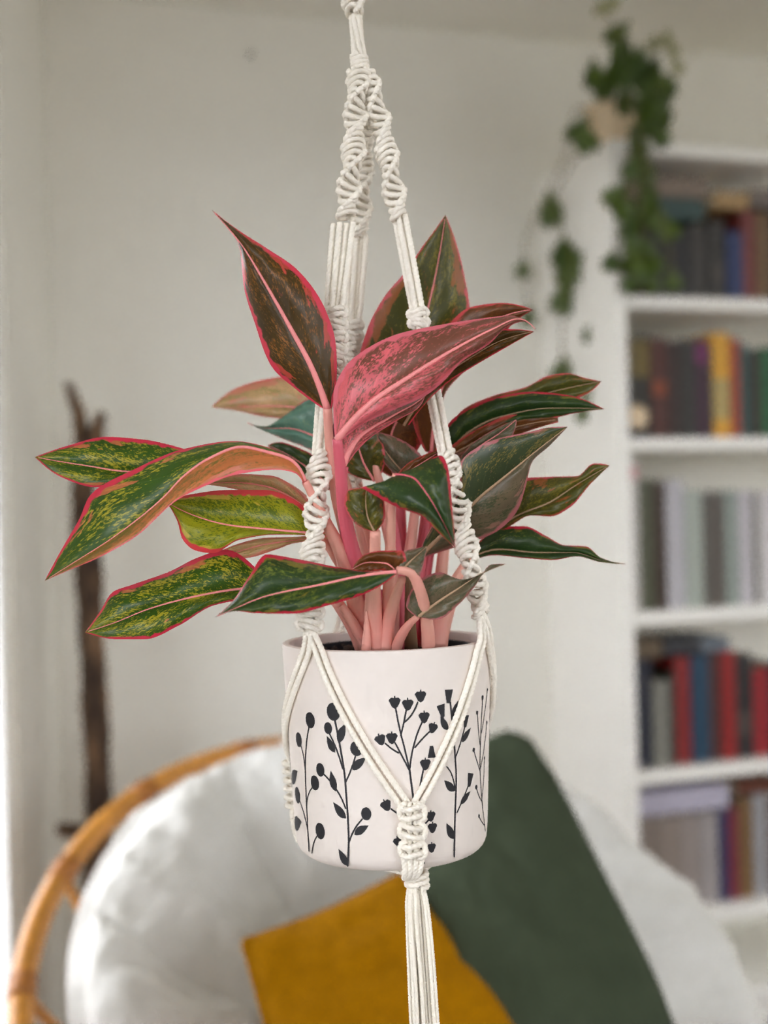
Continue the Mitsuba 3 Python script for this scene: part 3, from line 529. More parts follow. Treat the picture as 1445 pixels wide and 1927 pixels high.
for k in range(160):
    a, r = rng.uniform(0, 6.28), nr_ * .93 * math.sqrt(rng.uniform()); s = rng.uniform(.0012, .003)
    ic = trimesh.creation.icosphere(1, s); ic.vertices *= rng.uniform(.6, 1.2, (1, 3)); ic.apply_translation((PC[0] + r * math.sin(a), PC[1] - r * math.cos(a), NZ - .004 + rng.uniform(-.001, .002))); gm.append(ic)
put(so, cat(gm), 'soil')

# ------------------------------------------------------------------ the leafy plant
ag = thing('leafy_plant', 'leafy plant with pink edged green and maroon leaves growing in the printed pot', 'plant')
SOILZ = NZ - .006; seed = [0]
def poly3(pts, D):
    """pixels + depths along the line -> points; D: list spread evenly over the line"""
    p = np.asarray(pts, float); s = np.r_[0, np.cumsum(np.hypot(*np.diff(p, axis=0).T))]; s /= s[-1]
    d = np.interp(s, np.linspace(0, 1, len(np.atleast_1d(D))), np.atleast_1d(D))
    return np.array([at(x, y, k) for (x, y), k in zip(p, d)])
def leaf(kind, D, e1, mid, e2, d1=0.0, d2=0.0, bulge=.004, rib=.0017, rmat='midrib_skin', wave=.0015, kind2=None):
    """kind of skin; D: depths base..tip; e1, mid, e2: the two edges and the midrib from base to tip; d1, d2: how much nearer (-) or farther (+) each edge lies"""
    seed[0] += 1; sd = seed[0]; nu, nv = 56, 15
    D = np.atleast_1d(D); uu = np.linspace(0, 1, nu); du = np.interp(uu, np.linspace(0, 1, len(D)), D)
    A, M, B = (resample(np.asarray(q, float), nu) for q in (e1, mid, e2))
    prof = np.sin(np.pi * np.clip(uu, 0, 1)) ** .7
    P = np.empty((nu, 2 * nv - (kind2 is None), 3)); vv = np.r_[np.linspace(-1, 0, nv), np.linspace(0, 1, nv)[1:]]; side = np.sign(vv)
    if kind2 is not None: vv = np.insert(vv, nv, 0.0); side = np.r_[-np.ones(nv), np.ones(nv)]
    kk = np.where(side > 0, kind if kind2 is None else kind2, kind)
    for j, v in enumerate(vv):
        t = abs(v); E, dd = (A, d1) if v < 0 else (B, d2)
        xy = M + (E - M) * t
        dep = du + dd * prof * t ** 1.3 - bulge * prof * 4 * t * (1 - t) + wave * prof * t * np.sin(uu * 15 + sd + 2 * (v > 0)) - .0006 * np.cos((uu - .30 * t) * 6.5 * 2 * np.pi + sd * .37 * 2 * np.pi) * prof * (t * (1 - t)) * 2
        for i in range(nu): P[i, j] = at(xy[i, 0], xy[i, 1], dep[i])
    uv = np.stack(np.meshgrid(uu * .999 + 2 * sd, vv * .999 + 4 * kk, indexing='ij'), -1).reshape(-1, 2)
    k = put(ag + '__leaf', grid(P), 'leaf_skin', True, uv=uv); labels[k] = {'label': LEAFSAY[kind]}
    if rib:
        c = P[:, nv - 1].copy(); n = np.gradient(P, axis=0)[:, nv - 1]; c = c + (np.array([0, 0, EYE]) - c) / np.linalg.norm(np.array([0, 0, EYE]) - c, axis=1, keepdims=True) * .0004
        put(k + '__midrib', tube(c[:-1], [rib, rib * .8, rib * .55, rib * .3, .0003], .004, 8), rmat, True)
    return k
def stalk(pts, D, r, m='petiole_skin', flat=1.0):
    put(ag + '__stem', tube(poly3(pts, D), r, .004, 12, flat=flat), m, True)
LEAFSAY = {0: 'green leaf flecked with yellow and edged in red', 1: 'olive brown leaf with a pink red edge', 2: 'pink leaf with dark flecks', 3: 'dark green leaf edged in dark red', 4: 'dull brown green leaf', 5: 'pale pinkish leaf underside', 6: 'yellow green leaf with a broad red edge', 7: 'blue green glossy leaf', 8: 'maroon brown leaf', 9: 'olive green leaf edged in pink', 11: 'broad grey green leaf with tan flecks and a pink edge'}
# A: tall upright leaf at the upper left
leaf(1, [.885, .875, .865, .85], [(606, 768), (560, 735), (510, 688), (480, 610), (458, 535), (452, 474), (440, 440), (398, 395)], [(616, 770), (588, 695), (548, 620), (500, 535), (458, 466), (430, 430), (398, 395)], [(624, 770), (634, 690), (632, 650), (612, 582), (560, 508), (500, 466), (450, 434), (398, 395)], .018, .010, .006, .0026)
# B: large pink leaf
leaf(2, [.872, .862, .858, .862, .87], [(630, 822), (627, 745), (648, 692), (690, 656), (750, 628), (830, 611), (900, 600), (960, 594), (985, 600), (1012, 625)], [(634, 828), (700, 757), (760, 716), (850, 660), (930, 618), (975, 600), (1012, 625)], [(640, 832), (680, 800), (740, 772), (800, 745), (830, 722), (870, 680), (920, 648), (955, 615), (985, 605), (1012, 625)], .015, .004, .005, .0026)
# B2: leaf under it
leaf(2, [.90, .905, .91], [(640, 872), (628, 820), (650, 770), (700, 740), (760, 720)], [(646, 876), (672, 828), (735, 785), (780, 760), (800, 745)], [(650, 880), (690, 830), (750, 790), (790, 765), (800, 745)], .004, 0, .003, .0024)
# C, D: right of it
leaf(1, [.93, .90, .89, .89], [(740, 790), (810, 690), (880, 650), (940, 619), (1005, 624)], [(760, 800), (830, 712), (890, 670), (945, 640), (1005, 624)], [(770, 800), (840, 722), (890, 690), (950, 655), (1005, 624)], 0, .004, .003, .0012, 'midrib_dull')
leaf(8, [.98, .96, .95, .94], [(800, 850), (770, 740), (830, 630), (885, 578), (945, 570), (1004, 583)], [(812, 852), (830, 740), (880, 650), (935, 600), (1004, 583)], [(822, 850), (835, 748), (868, 705), (930, 660), (962, 612), (1004, 583)], 0, .006, .004, .0016)
# E: upright leaf behind the right cord
leaf(9, [1.0, .99, .98, .97], [(735, 800), (672, 700), (690, 622), (722, 560), (765, 508), (792, 468), (820, 430), (838, 404)], [(750, 800), (772, 690), (800, 600), (822, 505), (838, 404)], [(765, 800), (850, 720), (884, 590), (872, 510), (856, 450), (838, 404)], -.012, .008, .006, .0018)
# behind-centre maroon leaves
leaf(8, [1.0, .985, .97], [(740, 900), (690, 850), (715, 780), (780, 740), (830, 760)], [(745, 900), (735, 830), (755, 780), (800, 752), (830, 760)], [(750, 900), (790, 840), (815, 790), (830, 760)], 0, 0, .004, .0014)
leaf(4, [.96, .955, .95], [(800, 925), (730, 880), (705, 835), (700, 812)], [(805, 925), (760, 890), (722, 845), (700, 812)], [(810, 922), (800, 870), (760, 830), (700, 812)], 0, .004, .004, .0012, 'midrib_dull')
leaf(9, [.955, .95, .95], [(700, 905), (640, 870), (640, 820), (690, 790)], [(705, 905), (680, 860), (672, 825), (690, 790)], [(710, 905), (725, 860), (712, 815), (690, 790)], 0, 0, .004, .0014)
leaf(8, [.93, .93, .93], [(740, 905), (770, 870), (800, 855), (850, 838)], [(745, 908), (778, 882), (805, 864), (850, 838)], [(750, 912), (800, 890), (830, 865), (850, 838)], 0, 0, .003, .001)
# F, G: far leaves on the left
leaf(5, [1.03, 1.04, 1.05], [(640, 775), (600, 720), (560, 706), (520, 710), (450, 728), (398, 766)], [(640, 780), (570, 768), (500, 764), (430, 768), (398, 766)], [(640, 785), (590, 790), (510, 786), (440, 772), (398, 766)], .01, .0, .005, .0014)
leaf(7, [.99, 1.0, 1.0], [(640, 800), (610, 735), (575, 752), (530, 785), (500, 802), (463, 794)], [(640, 850), (590, 820), (540, 806), (500, 806), (463, 794)], [(640, 880), (580, 845), (530, 825), (490, 808), (463, 794)], 0, .006, .005, .0012)
leaf(3, [.985, .99, .995], [(625, 910), (600, 865), (560, 842), (525, 832), (503, 838)], [(625, 918), (585, 885), (545, 858), (503, 838)], [(625, 925), (580, 905), (535, 872), (503, 838)], 0, .004, .004, .001)
# H: leaf at the far left
leaf(0, [.93, .925, .92, .92], [(420, 895), (360, 850), (315, 836), (270, 827), (200, 822), (130, 838), (66, 860)], [(420, 898), (330, 884), (250, 888), (160, 876), (66, 860)], [(420, 902), (360, 888), (300, 888), (240, 908), (180, 917), (120, 900), (66, 860)], .01, -.008, .005, .0015)
# I: long twisted leaf
leaf(0, [.885, .872, .868, .872, .885], [(574, 896), (552, 868), (505, 842), (440, 830), (345, 845), (255, 882), (168, 934), (150, 975), (118, 1030), (84, 1093)], [(574, 905), (548, 866), (500, 850), (455, 841), (395, 862), (345, 897), (308, 936), (215, 1010), (140, 1058), (84, 1093)], [(574, 918), (555, 890), (520, 884), (440, 894), (385, 915), (335, 940), (255, 1010), (180, 1052), (125, 1075), (84, 1093)], .022, -.012, .004, .0014, kind2=10)
# J, K, L: leaves beside the left cord
leaf(6, [.905, .895, .89, .885], [(585, 968), (550, 938), (500, 922), (430, 922), (360, 930), (312, 944)], [(585, 1004), (500, 996), (430, 988), (365, 970), (312, 944)], [(585, 1008), (520, 1006), (450, 1016), (400, 1041), (368, 1036), (342, 1012), (335, 985), (312, 944)], .012, -.006, .006, .0014)
leaf(5, [.93, .925, .92], [(588, 962), (555, 918), (510, 895), (450, 892), (385, 912)], [(588, 968), (545, 935), (500, 915), (440, 908), (385, 912)], [(588, 975), (540, 960), (490, 935), (430, 918), (385, 912)], 0, 0, .003, .0012)
leaf(5, [.93, .92, .915], [(620, 1000), (560, 1010), (500, 1012), (430, 1030), (400, 1048)], [(620, 1008), (560, 1016), (500, 1024), (440, 1040), (400, 1048)], [(620, 1016), (555, 1022), (520, 1034), (460, 1050), (400, 1048)], 0, 0, .003, .001)
# M: lower left leaf
leaf(0, [.91, .90, .895, .90], [(500, 1100), (478, 1066), (425, 1034), (370, 1050), (320, 1075), (250, 1100), (212, 1114), (190, 1148), (160, 1190)], [(500, 1104), (440, 1110), (370, 1122), (280, 1146), (215, 1172), (160, 1190)], [(500, 1110), (450, 1128), (400, 1140), (335, 1178), (272, 1203), (220, 1203), (160, 1190)], .016, -.006, .006, .0013)
# N: lower centre leaf
leaf(3, [.845, .84, .838, .835], [(746, 1072), (700, 1076), (640, 1068), (560, 1052), (502, 1043), (468, 1086), (440, 1128), (404, 1162)], [(746, 1076), (690, 1082), (600, 1101), (500, 1122), (440, 1146), (404, 1162)], [(746, 1080), (720, 1100), (680, 1120), (615, 1140), (550, 1155), (480, 1154), (445, 1150), (404, 1162)], .015, -.008, .006, .0014)
# O: small dark folded leaf
leaf(8, [.855, .85, .845], [(745, 1074), (765, 1050), (755, 1036), (720, 1036), (685, 1044), (662, 1072)], [(745, 1076), (725, 1060), (695, 1058), (662, 1072)], [(745, 1078), (715, 1074), (690, 1076), (662, 1072)], 0, -.004, .004, .001)
leaf(4, [.852, .855, .86], [(750, 1072), (755, 1040), (780, 1032), (803, 1028)], [(755, 1076), (772, 1056), (788, 1042), (803, 1028)], [(762, 1080), (785, 1090), (797, 1062), (803, 1028)], 0, 0, .003, .001, 'midrib_dull')
# P: drooping triangular leaf in the centre
leaf(3, [.845, .825, .82, .822], [(706, 915), (680, 917), (705, 932), (750, 956), (790, 970), (825, 1002), (857, 1032)], [(745, 893), (775, 898), (800, 925), (830, 975), (857, 1032)], [(800, 872), (830, 857), (845, 890), (850, 945), (857, 1032)], .012, .010, .008, .0009, 'petiole_rose')
# Q: leaf left of it
leaf(9, [.862, .858, .855], [(700, 1000), (668, 985), (648, 945), (655, 922), (690, 918)], [(704, 998), (690, 965), (688, 940), (690, 918)], [(708, 1000), (725, 970), (722, 940), (690, 918)], .004, .002, .005, .001, 'midrib_dull')
# R: broad leaf right of the right cord, with its base behind
leaf(11, [.945, .925, .915, .915], [(785, 1048), (815, 985), (862, 925), (868, 870), (905, 838), (950, 822), (1000, 812), (1035, 804), (1068, 803)], [(790, 1046), (850, 988), (900, 938), (950, 897), (1010, 848), (1068, 803)], [(796, 1050), (850, 1032), (900, 1016), (938, 998), (975, 958), (990, 912), (1000, 872), (1035, 838), (1068, 803)], -.008, .012, .006, .0022, 'midrib_dull', kind2=4)
# S: curl and brown leaves above it
leaf(4, [.95, .94, .935], [(862, 868), (885, 838), (930, 808), (972, 789)], [(866, 872), (900, 842), (940, 815), (972, 789)], [(870, 876), (920, 845), (965, 818), (972, 789)], 0, -.004, .002, .001)
leaf(8, [.975, .965, .955], [(780, 888), (850, 838), (900, 806), (970, 780), (1050, 784)], [(785, 895), (860, 850), (940, 812), (1050, 790)], [(790, 905), (870, 872), (960, 826), (1010, 806), (1050, 795)], 0, .004, .003, .001, 'midrib_dull')
# T, U: dark leaves at the right
leaf(3, [.985, .97, .96, .955], [(826, 868), (842, 800), (872, 774), (930, 748), (1000, 737), (1070, 744), (1137, 770)], [(834, 872), (880, 815), (940, 785), (1040, 768), (1137, 770)], [(842, 876), (900, 832), (970, 796), (1040, 787), (1090, 776), (1137, 770)], .004, -.004, .006, .0012, 'midrib_dull')
leaf(9, [1.0, .985, .975, .97], [(838, 830), (865, 776), (930, 744), (990, 728), (1032, 707), (1066, 702), (1100, 711), (1131, 718)], [(850, 830), (930, 770), (1010, 745), (1070, 730), (1131, 718)], [(860, 830), (940, 780), (1010, 758), (1075, 752), (1110, 738), (1131, 718)], .0, -.004, .005, .0012, 'midrib_dull')
# V, W: lower right leaves
leaf(9, [.965, .955, .95, .95], [(915, 1005), (940, 960), (985, 900), (1040, 897), (1085, 896), (1118, 872), (1147, 876)], [(918, 1008), (975, 970), (1035, 945), (1085, 912), (1147, 876)], [(922, 1010), (960, 990), (1000, 970), (1035, 972), (1072, 955), (1110, 912), (1147, 876)], .004, -.004, .005, .0013, 'midrib_dull')
leaf(3, [.965, .955, .95, .945], [(880, 1050), (905, 1015), (935, 992), (985, 990), (1030, 1010), (1062, 1026), (1102, 1028), (1132, 1050), (1182, 1062)], [(880, 1054), (940, 1034), (1010, 1040), (1080, 1040), (1130, 1054), (1182, 1062)], [(880, 1060), (930, 1045), (985, 1050), (1040, 1054), (1085, 1047), (1132, 1058), (1182, 1062)], .006, -.008, .005, .001, 'midrib_dull')
# X: small leaf low at the right
leaf(4, [.872, .868, .862, .86], [(783, 1160), (764, 1140), (785, 1095), (828, 1077), (868, 1091), (900, 1085), (925, 1062), (952, 1061)], [(788, 1160), (825, 1132), (862, 1108), (905, 1080), (952, 1061)], [(794, 1162), (822, 1166), (858, 1142), (890, 1108), (915, 1075), (952, 1061)], .006, -.006, .005, .0013, 'midrib_dull')
# petioles and stems
B0 = 1222
stalk([(616, 768), (620, 830), (630, 920), (660, 1040), (702, B0)], [.885, .905, .925, .94], [.0032, .0036, .0042, .0055, .0065])
stalk([(628, 800), (626, 860), (640, 950), (672, 1080), (706, B0)], [.89, .91, .93, .94], [.0022, .0032, .005, .007, .008], 'petiole_dark')
stalk([(634, 826), (640, 880), (646, 950), (664, 1040), (700, 1120), (712, B0)], [.872, .892, .915, .93], [.0034, .0044, .0054, .0068, .007], 'petiole_rose')
stalk([(648, 878), (643, 930), (650, 990), (668, 1070), (690, B0)], [.90, .91, .925, .935], [.003, .004, .0062, .008, .008], 'petiole_rose')
stalk([(574, 906), (592, 940), (615, 985), (650, 1060), (690, B0)], [.885, .90, .92, .935], [.0026, .0038, .0062, .008, .008], 'petiole_skin')
stalk([(585, 1004), (610, 1020), (632, 1050), (665, 1110), (690, B0)], [.905, .915, .92, .93], [.002, .0034, .0042, .0042, .0046])
stalk([(500, 1104), (560, 1100), (610, 1110), (645, 1150), (680, B0)], [.91, .92, .925, .93], [.0018, .003, .0042, .0046, .005])
stalk([(642, 1140), (668, 1180), (688, B0)], [.915, .915, .92], [.003, .004, .0044])
stalk([(747, 1073), (772, 1078), (790, 1110), (802, 1160), (806, 1218)], [.845, .858, .88, .90], [.0026, .0038, .0042, .0046, .005])
stalk([(786, 1160), (762, 1185), (745, B0)], [.875, .89, .905], [.002, .0034, .0042])
stalk([(706, 1000), (705, 1060), (702, 1140), (706, B0)], [.862, .88, .895, .905], [.0036, .004, .0062, .0072])
stalk([(757, 1090), (742, 1130), (728, 1180), (722, B0)], [.86, .885, .90, .905], [.0026, .0036, .0046, .006])
stalk([(689, 1150), (690, 1180), (689, B0)], [.89, .892, .895], [.0008, .0024, .0036])
stalk([(716, 1110), (716, 1160), (714, B0)], [.93, .93, .93], [.006, .007, .007], 'petiole_rose')
stalk([(735, 960), (744, 1040), (750, 1130), (748, B0)], [.955, .95, .945, .94], [.0032, .0052, .0068, .0076], 'petiole_rose')
stalk([(722, 980), (738, 1060), (735, B0)], [.94, .94, .935], [.003, .0046, .006])
stalk([(782, 950), (772, 1030), (758, 1120), (752, B0)], [.965, .955, .95, .95], [.0036, .0042, .006, .007], 'petiole_skin')
stalk([(792, 1046), (778, 1090), (768, 1150), (762, B0)], [.945, .945, .945, .945], [.0024, .0034, .005, .006], 'petiole_skin')
stalk([(880, 1054), (860, 1085), (835, 1140), (820, B0)], [.965, .96, .95, .945], [.0026, .004, .0082, .0092], 'petiole_skin')
stalk([(918, 1008), (890, 1050), (850, 1130), (828, B0)], [.965, .965, .96, .955], [.002, .003, .0046, .0056], 'petiole_skin')
stalk([(834, 872), (838, 960), (830, 1080), (800, B0)], [.985, .98, .975, .965], [.003, .004, .005, .006], 'petiole_skin')
stalk([(850, 830), (826, 930), (800, 1080), (780, B0)], [1.0, .99, .98, .97], [.003, .004, .005, .006], 'petiole_rose')
stalk([(750, 800), (752, 900), (756, 1060), (745, B0)], [1.0, .99, .975, .965], [.0028, .004, .005, .006], 'petiole_rose')
stalk([(812, 850), (805, 930), (790, 1060), (770, B0)], [.98, .975, .97, .965], [.003, .004, .005, .006], 'petiole_rose')
stalk([(686, 820), (700, 860), (712, 900), (735, 1000), (740, B0)], [.95, .955, .96, .96], [.0024, .0032, .004, .005, .006])
stalk([(420, 898), (500, 900), (570, 935), (640, 1060), (690, B0)], [.93, .935, .94, .945], [.0018, .0024, .003, .004, .005])
stalk([(640, 790), (665, 860), (690, 1000), (715, B0)], [1.03, 1.01, .985, .965], [.0018, .0028, .0036, .005])
stalk([(640, 860), (660, 930), (690, 1060), (720, B0)], [.99, .98, .97, .96], [.0018, .0028, .0036, .005])
stalk([(745, 893), (738, 930), (735, 1010), (728, B0)], [.845, .87, .895, .915], [.0024, .0034, .0044, .0056])
put(ag + '__dry_sheath', tube(poly3([(768, 1060), (770, 1130), (774, B0)], [.925, .925, .925]), [.002, .0035, .005], .004, 8), 'driftwood_bark', True)

# ------------------------------------------------------------------ the macrame hanger
hg = thing('macrame_hanger', 'off-white cotton macrame plant hanger holding the printed pot', 'plant hanger')
CR = .0022
def sinnet(pts, a=.0068, b=.0046, pitch=.0054, turn=34, ph=0.0, taper=True):
    """half knots tied one after another so that the band turns into a spiral"""
    p = resample(np.array(pts), None, .0005); t, f1, f2 = frames(p); L = .0005 * (len(p) - 1); ms = []
    nk = max(2, int(L / pitch)); ix = lambda s: int(np.clip(round(s / .0005), 0, len(p) - 1))
    ph = math.radians(ph)
    for k in range(nk):
        s0 = (k + .5) * pitch; th0 = ph + math.radians(turn) * k
        q = np.linspace(0, 2 * np.pi, 20, endpoint=False); pts2 = []
        for w in q:
            s = s0 + .0030 * math.sin(w + .7) ; i = ix(s); d1 = math.cos(th0) * f1[i] + math.sin(th0) * f2[i]; d2 = np.cross(t[i], d1)
            bb = b * (1.0 + .12 * math.cos(2 * w))
            pts2.append(p[i] + t[i] * (s - i * .0005) + a * math.cos(w) * d1 + bb * math.sin(w) * d2)
        ms.append(rope(pts2, CR, .0012, 9, .0085, closed=True, phase=k))
    for sgn in (0, math.pi):
        pts2 = []
        for k in np.arange(0, nk + .01, .25):
            s = min(k * pitch, L); i = ix(s); th0 = ph + math.radians(turn) * (k - .5) + sgn
            d1 = math.cos(th0) * f1[i] + math.sin(th0) * f2[i]; pts2.append(p[i] + (a + .0009 + .0009 * math.sin(k * 2 * np.pi)) * d1)
        ms.append(rope(pts2, CR * .95, .0012, 9, .0085))
    return cat(ms)
def cords(p0, p1, n=4, spread0=.004, spread1=.004, sag=None, mid=None, ang=0.0, r=CR):
    """loose parallel cords between two knots"""
    p0, p1 = np.asarray(p0), np.asarray(p1); out = []
    for k in range(n):
        o = (k - (n - 1) / 2); dz = .0016 * (-1) ** k
        sd = np.array([math.cos(ang), math.sin(ang), 0]); fd = np.array([-math.sin(ang), math.cos(ang), 0])
        m_ = (p0 + p1) / 2 + sd * o * (spread0 + spread1) / 2 * 1.05 + fd * dz
        out.append(rope([p0 + sd * o * spread0 + fd * dz, m_, p1 + sd * o * spread1 + fd * dz], r, phase=k * 1.7))
    return out
def squares(pts, n, a=.0064, b=.0048, ph=0.0):
    """square knots stacked without turning: a flat band with bars and side bumps"""
    p = resample(np.array(pts), None, .0005); t, f1, f2 = frames(p); L = .0005 * (len(p) - 1); h = L / n; ms = []
    c, s_ = math.cos(ph), math.sin(ph)
    def P_(s, x, y):
        i = int(np.clip(round(s / .0005), 0, len(p) - 1)); e1 = c * f2[i] + s_ * f1[i]; e2 = -s_ * f2[i] + c * f1[i]
        return p[i] + t[i] * (s - i * .0005) + e1 * x + e2 * y
    for k in range(n):
        s0 = (k + .5) * h; sg = 1 if k % 2 else -1
        for bar in (-1, 1):
            sb = s0 + bar * h * .24
            ms.append(rope([P_(sb + sg * .0012, -a - .001, .0), P_(sb + sg * .001, -a * .75, b * .8), P_(sb, 0, b + .0012), P_(sb - sg * .001, a * .75, b * .8), P_(sb - sg * .0012, a + .001, 0)], CR * 1.02, .0012, 10, .0085, phase=k))
            ms.append(rope([P_(sb, -a - .001, .0), P_(sb, -a * .75, -b * .8), P_(sb, 0, -b - .001), P_(sb, a * .75, -b * .8), P_(sb, a + .001, 0)], CR, .0012, 8, .0085))
        for sx in (-1, 1):
            ms.append(rope([P_(s0 - h * .46, sx * (a * .55), b * .2), P_(s0 - h * .3, sx * (a + .0016), b * .25), P_(s0, sx * (a + .0026), b * .3), P_(s0 + h * .3, sx * (a + .0016), b * .25), P_(s0 + h * .46, sx * a * .55, b * .2)], CR, .0012, 10, .0085))
    for o in (-.0022, .0022): ms.append(rope([P_(0, o, 0), P_(L / 2, o, 0), P_(L, o, 0)], CR * 1.1, .002, 8))
    return cat(ms)
def wraps(pts, r, n):
    p = resample(np.array(pts), None, .0005); t, f1, f2 = frames(p); L = .0005 * (len(p) - 1); q = []
    for k in np.arange(0, n, 1 / 14):
        s = k / n * L; i = int(np.clip(round(s / .0005), 0, len(p) - 1)); w = 2 * np.pi * k
        q.append(p[i] + r * (math.cos(w) * f1[i] + math.sin(w) * f2[i]))
    return rope(q, CR, .0012, 10, .0085)
def hp(part, mesh): return put(hg + '__' + part, mesh, 'cotton', True)
HK = at(655, -300, .95); HK = np.array([HK[0] - .003, .95, CEIL])
gather = at(680, 132, .95)
hook = thing('ceiling_hook', 'metal hook in the ceiling that carries the macrame hanger', 'hook')
a = np.linspace(-.5, math.pi * 1.35, 16); put(hook, cat([tube([HK + np.array([0, 0, .0]), HK + np.array([0, 0, -.03])], .003, .01, 10), tube(np.stack([HK[0] + .012 * np.sin(a), 0 * a + HK[1], HK[2] - .042 + .012 * np.cos(a)], -1), .0026, .003, 10)]), 'dark_metal', True)
k0 = at(660, -30, .95)
hp('top_cord', cat([m for i in range(6) for m in [rope([HK + np.array([.002 * math.cos(i), .002 * math.sin(i), -.05]), (HK + k0) / 2 + .0042 * np.array([math.cos(i * 1.05), math.sin(i * 1.05), 0]), k0 + .004 * np.array([math.cos(i * 1.05), math.sin(i * 1.05), 0])], CR, .003, 9)]]))
hp('spiral_sinnet', sinnet([at(660, -40, .95), at(665, 10, .95), at(668, 36, .95)], .0066, .0052, ph=20))
hp('neck_cord', cat([rope([at(669, 30, .95) + .0032 * np.array([math.cos(i * 1.05), math.sin(i * 1.05), 0]), at(673, 80, .95) + .0036 * np.array([math.cos(i * 1.05 + .6), math.sin(i * 1.05 + .6), 0]), gather + .0042 * np.array([math.cos(i * 1.05 + 1.2), math.sin(i * 1.05 + 1.2), 0])], CR, .0015, 9) for i in range(6)]))
hp('gathering_wrap', wraps([at(675, 104, .95), at(679, 136, .95)], .0052, 4))
# front left arm
hp('spiral_sinnet', sinnet([at(676, 138, .944), at(670, 210, .938), at(664, 300, .93), at(655, 370, .926), at(649, 420, .924)], .0068, .0048, ph=75))
hp('cord_bundle', cat(cords(at(646, 420, .924), at(629, 582, .915), 4, .0048, .0036)))
hp('knotted_band', squares([at(630, 578, .915), at(632, 620, .914), at(628, 680, .912), at(618, 735, .908)], 7, .0052, .0042))
hp('cord_bundle', cat(cords(at(617, 730, .908), at(602, 856, .898), 4, .0040, .0026)))
hp('spiral_sinnet', sinnet([at(602, 850, .897), at(600, 900, .895), at(593, 990, .892), at(588, 1060, .889), at(584, 1150, .886)], .0066, .0048, ph=10))
A1 = at(582, 1168, .885); hp('square_knot', squares([at(585, 1140, .886), at(581, 1186, .884)], 2, .0062, .0048))
# front right arm
hp('spiral_sinnet', sinnet([at(688, 140, .948), at(705, 190, .945), at(722, 260, .94), at(738, 340, .937), at(750, 412, .935)], .0064, .0046, ph=60))
hp('cord_bundle', cat(cords(at(752, 405, .935), at(787, 592, .928), 4, .0026, .0024)))
hp('square_knot', squares([at(785, 582, .928), at(789, 616, .928)], 2, .0046, .004))
hp('cord_bundle', cat(cords(at(790, 610, .928), at(840, 862, .918), 4, .0024, .0024)))
hp('spiral_sinnet', sinnet([at(838, 852, .918), at(856, 920, .916), at(870, 990, .914), at(886, 1065, .912), at(898, 1120, .912), at(906, 1160, .913)], .0066, .0048, ph=40))
# rear arm
hp('spiral_sinnet', sinnet([at(684, 138, .958), at(690, 215, .966), at(684, 300, .972), at(680, 380, .978), at(677, 448, .982)], .0062, .0044, ph=30))
hp('cord_bundle', cat(cords(at(675, 444, .982), at(664, 606, .992), 4, .0038, .0032)))
hp('knotted_band', squares([at(664, 602, .992), at(662, 650, .994), at(658, 720, .998)], 6, .005, .0042))
hp('cord_bundle', cat(cords(at(658, 716, .998), at(664, 850, 1.006), 4, .0034, .0026)))
hp('spiral_sinnet', sinnet([at(664, 845, 1.006), at(662, 920, 1.01), at(658, 1010, 1.016), at(652, 1130, 1.022)], .0064, .0046))
A3 = at(651, 1134, 1.024)
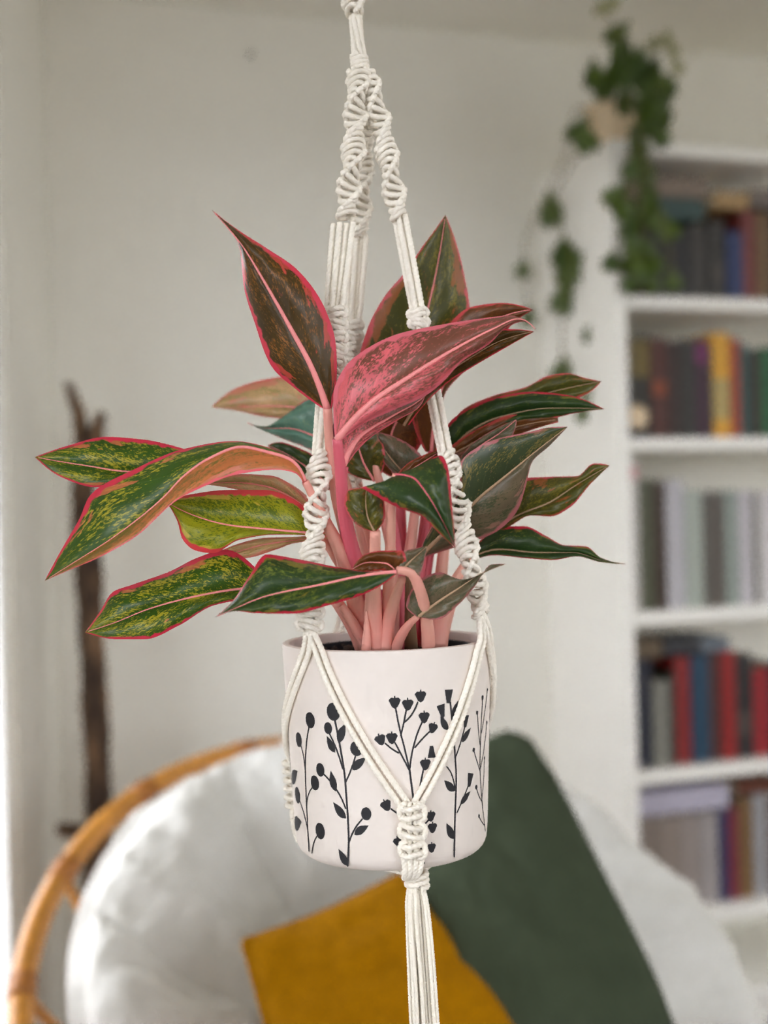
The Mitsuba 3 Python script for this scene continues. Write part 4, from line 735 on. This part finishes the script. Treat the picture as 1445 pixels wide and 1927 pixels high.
# cords around the pot
def ang(p): return math.atan2(p[0] - PC[0], -(p[1] - PC[1]))
def onr(th, z, off): 
    r = float(prad(z)) + off; return np.array([PC[0] + r * math.sin(th), PC[1] - r * math.cos(th), z])
sf, zf = onpot(772, 1514); TF = sf / PR1
sl, zl = TF - 2 * math.pi / 3, zf + .012
sr, zr = TF + 2 * math.pi / 3, zf + .010
def vcords(start, th1, z1, side, bow=.0):
    th0 = ang(start); 
    while th0 - th1 > math.pi: th0 -= 2 * math.pi
    while th0 - th1 < -math.pi: th0 += 2 * math.pi
    ms = []
    for o in (-.0028, .0028):
        pts = [start + np.array([math.cos(th0), math.sin(th0), 0]) * o * .8]
        zt = PZ1 + .0
        for u in np.linspace(0.12, 1, 12):
            th = th0 + (th1 - th0) * u ** (1.25 + bow); z = start[2] + (z1 - start[2]) * (u ** .92)
            dth = (th1 - th0); sl_ = math.atan2((z1 - start[2]), dth * PR1)
            pts.append(onr(th + o * math.sin(sl_) / PR1 * -1, z + o * math.cos(sl_), CR * 1.02 + (0.0004 if z < PZ1 else .001)))
        ms.append(rope(pts, CR, phase=o * 900))
    return cat(ms)
A1e = at(581, 1180, .884); A2e = at(903, 1150, .912)
hp('pot_cord', vcords(A1e, TF - .055, zf, 1)); hp('pot_cord', vcords(A2e, TF + .05, zf, -1))
hp('pot_cord', vcords(A1e, sl + .05, zl, 1)); hp('pot_cord', vcords(A2e, sr - .05, zr, 1))
hp('pot_cord', vcords(A3, sl - .05, zl, 1)); hp('pot_cord', vcords(A3, sr + .05, zr, 1))
# knots on the pot
BOT = at(783, 1654, .895)
for th_, z_ in ((TF, zf), (sl, zl), (sr, zr)):
    off = .0066
    zz = np.linspace(z_ + .003, z_ - .036, 5); pts = [onr(th_, z, off) for z in zz]
    hp('square_knot', squares(pts, 3, .0062, .0044, ph=-th_))
    e = onr(th_, max(z_ - .034, PZ0 + .004), off * .8)
    for o in (-.0066, -.0022, .0022, .0066):
        sd = np.array([math.cos(th_), math.sin(th_), 0]); under = onr(th_, PZ0 - .004, -.006)
        hp('base_cord', rope([e + sd * o, onr(th_, PZ0 + .004, .0034) + sd * o * .8, under + sd * o * .6, (under + BOT) / 2 + sd * o * .4 + np.array([0, 0, .001]), BOT + sd * o * .5 + np.array([0, 0, .004])], CR))
hp('gathering_wrap', wraps([BOT + np.array([0, 0, .006]), BOT + np.array([.0006, 0, -.006])], .0072, 3))
tas = []
for i in range(26):
    a, r = rng.uniform(0, 6.28), .0085 * math.sqrt(rng.uniform(.05, 1)); d = np.array([math.cos(a) * r, math.sin(a) * r, 0]); dn = np.array([.0055, 0, -.16])
    tas.append(rope([BOT + d * .45 + np.array([0, 0, .002]), BOT + d * .95 + dn * .12, BOT + d * 1.1 + dn * .5 + rng.normal(0, .0008, 3), BOT + d * 1.2 + dn * rng.uniform(.95, 1.05)], .0016, .002, 8))
hp('tassel', cat(tas))
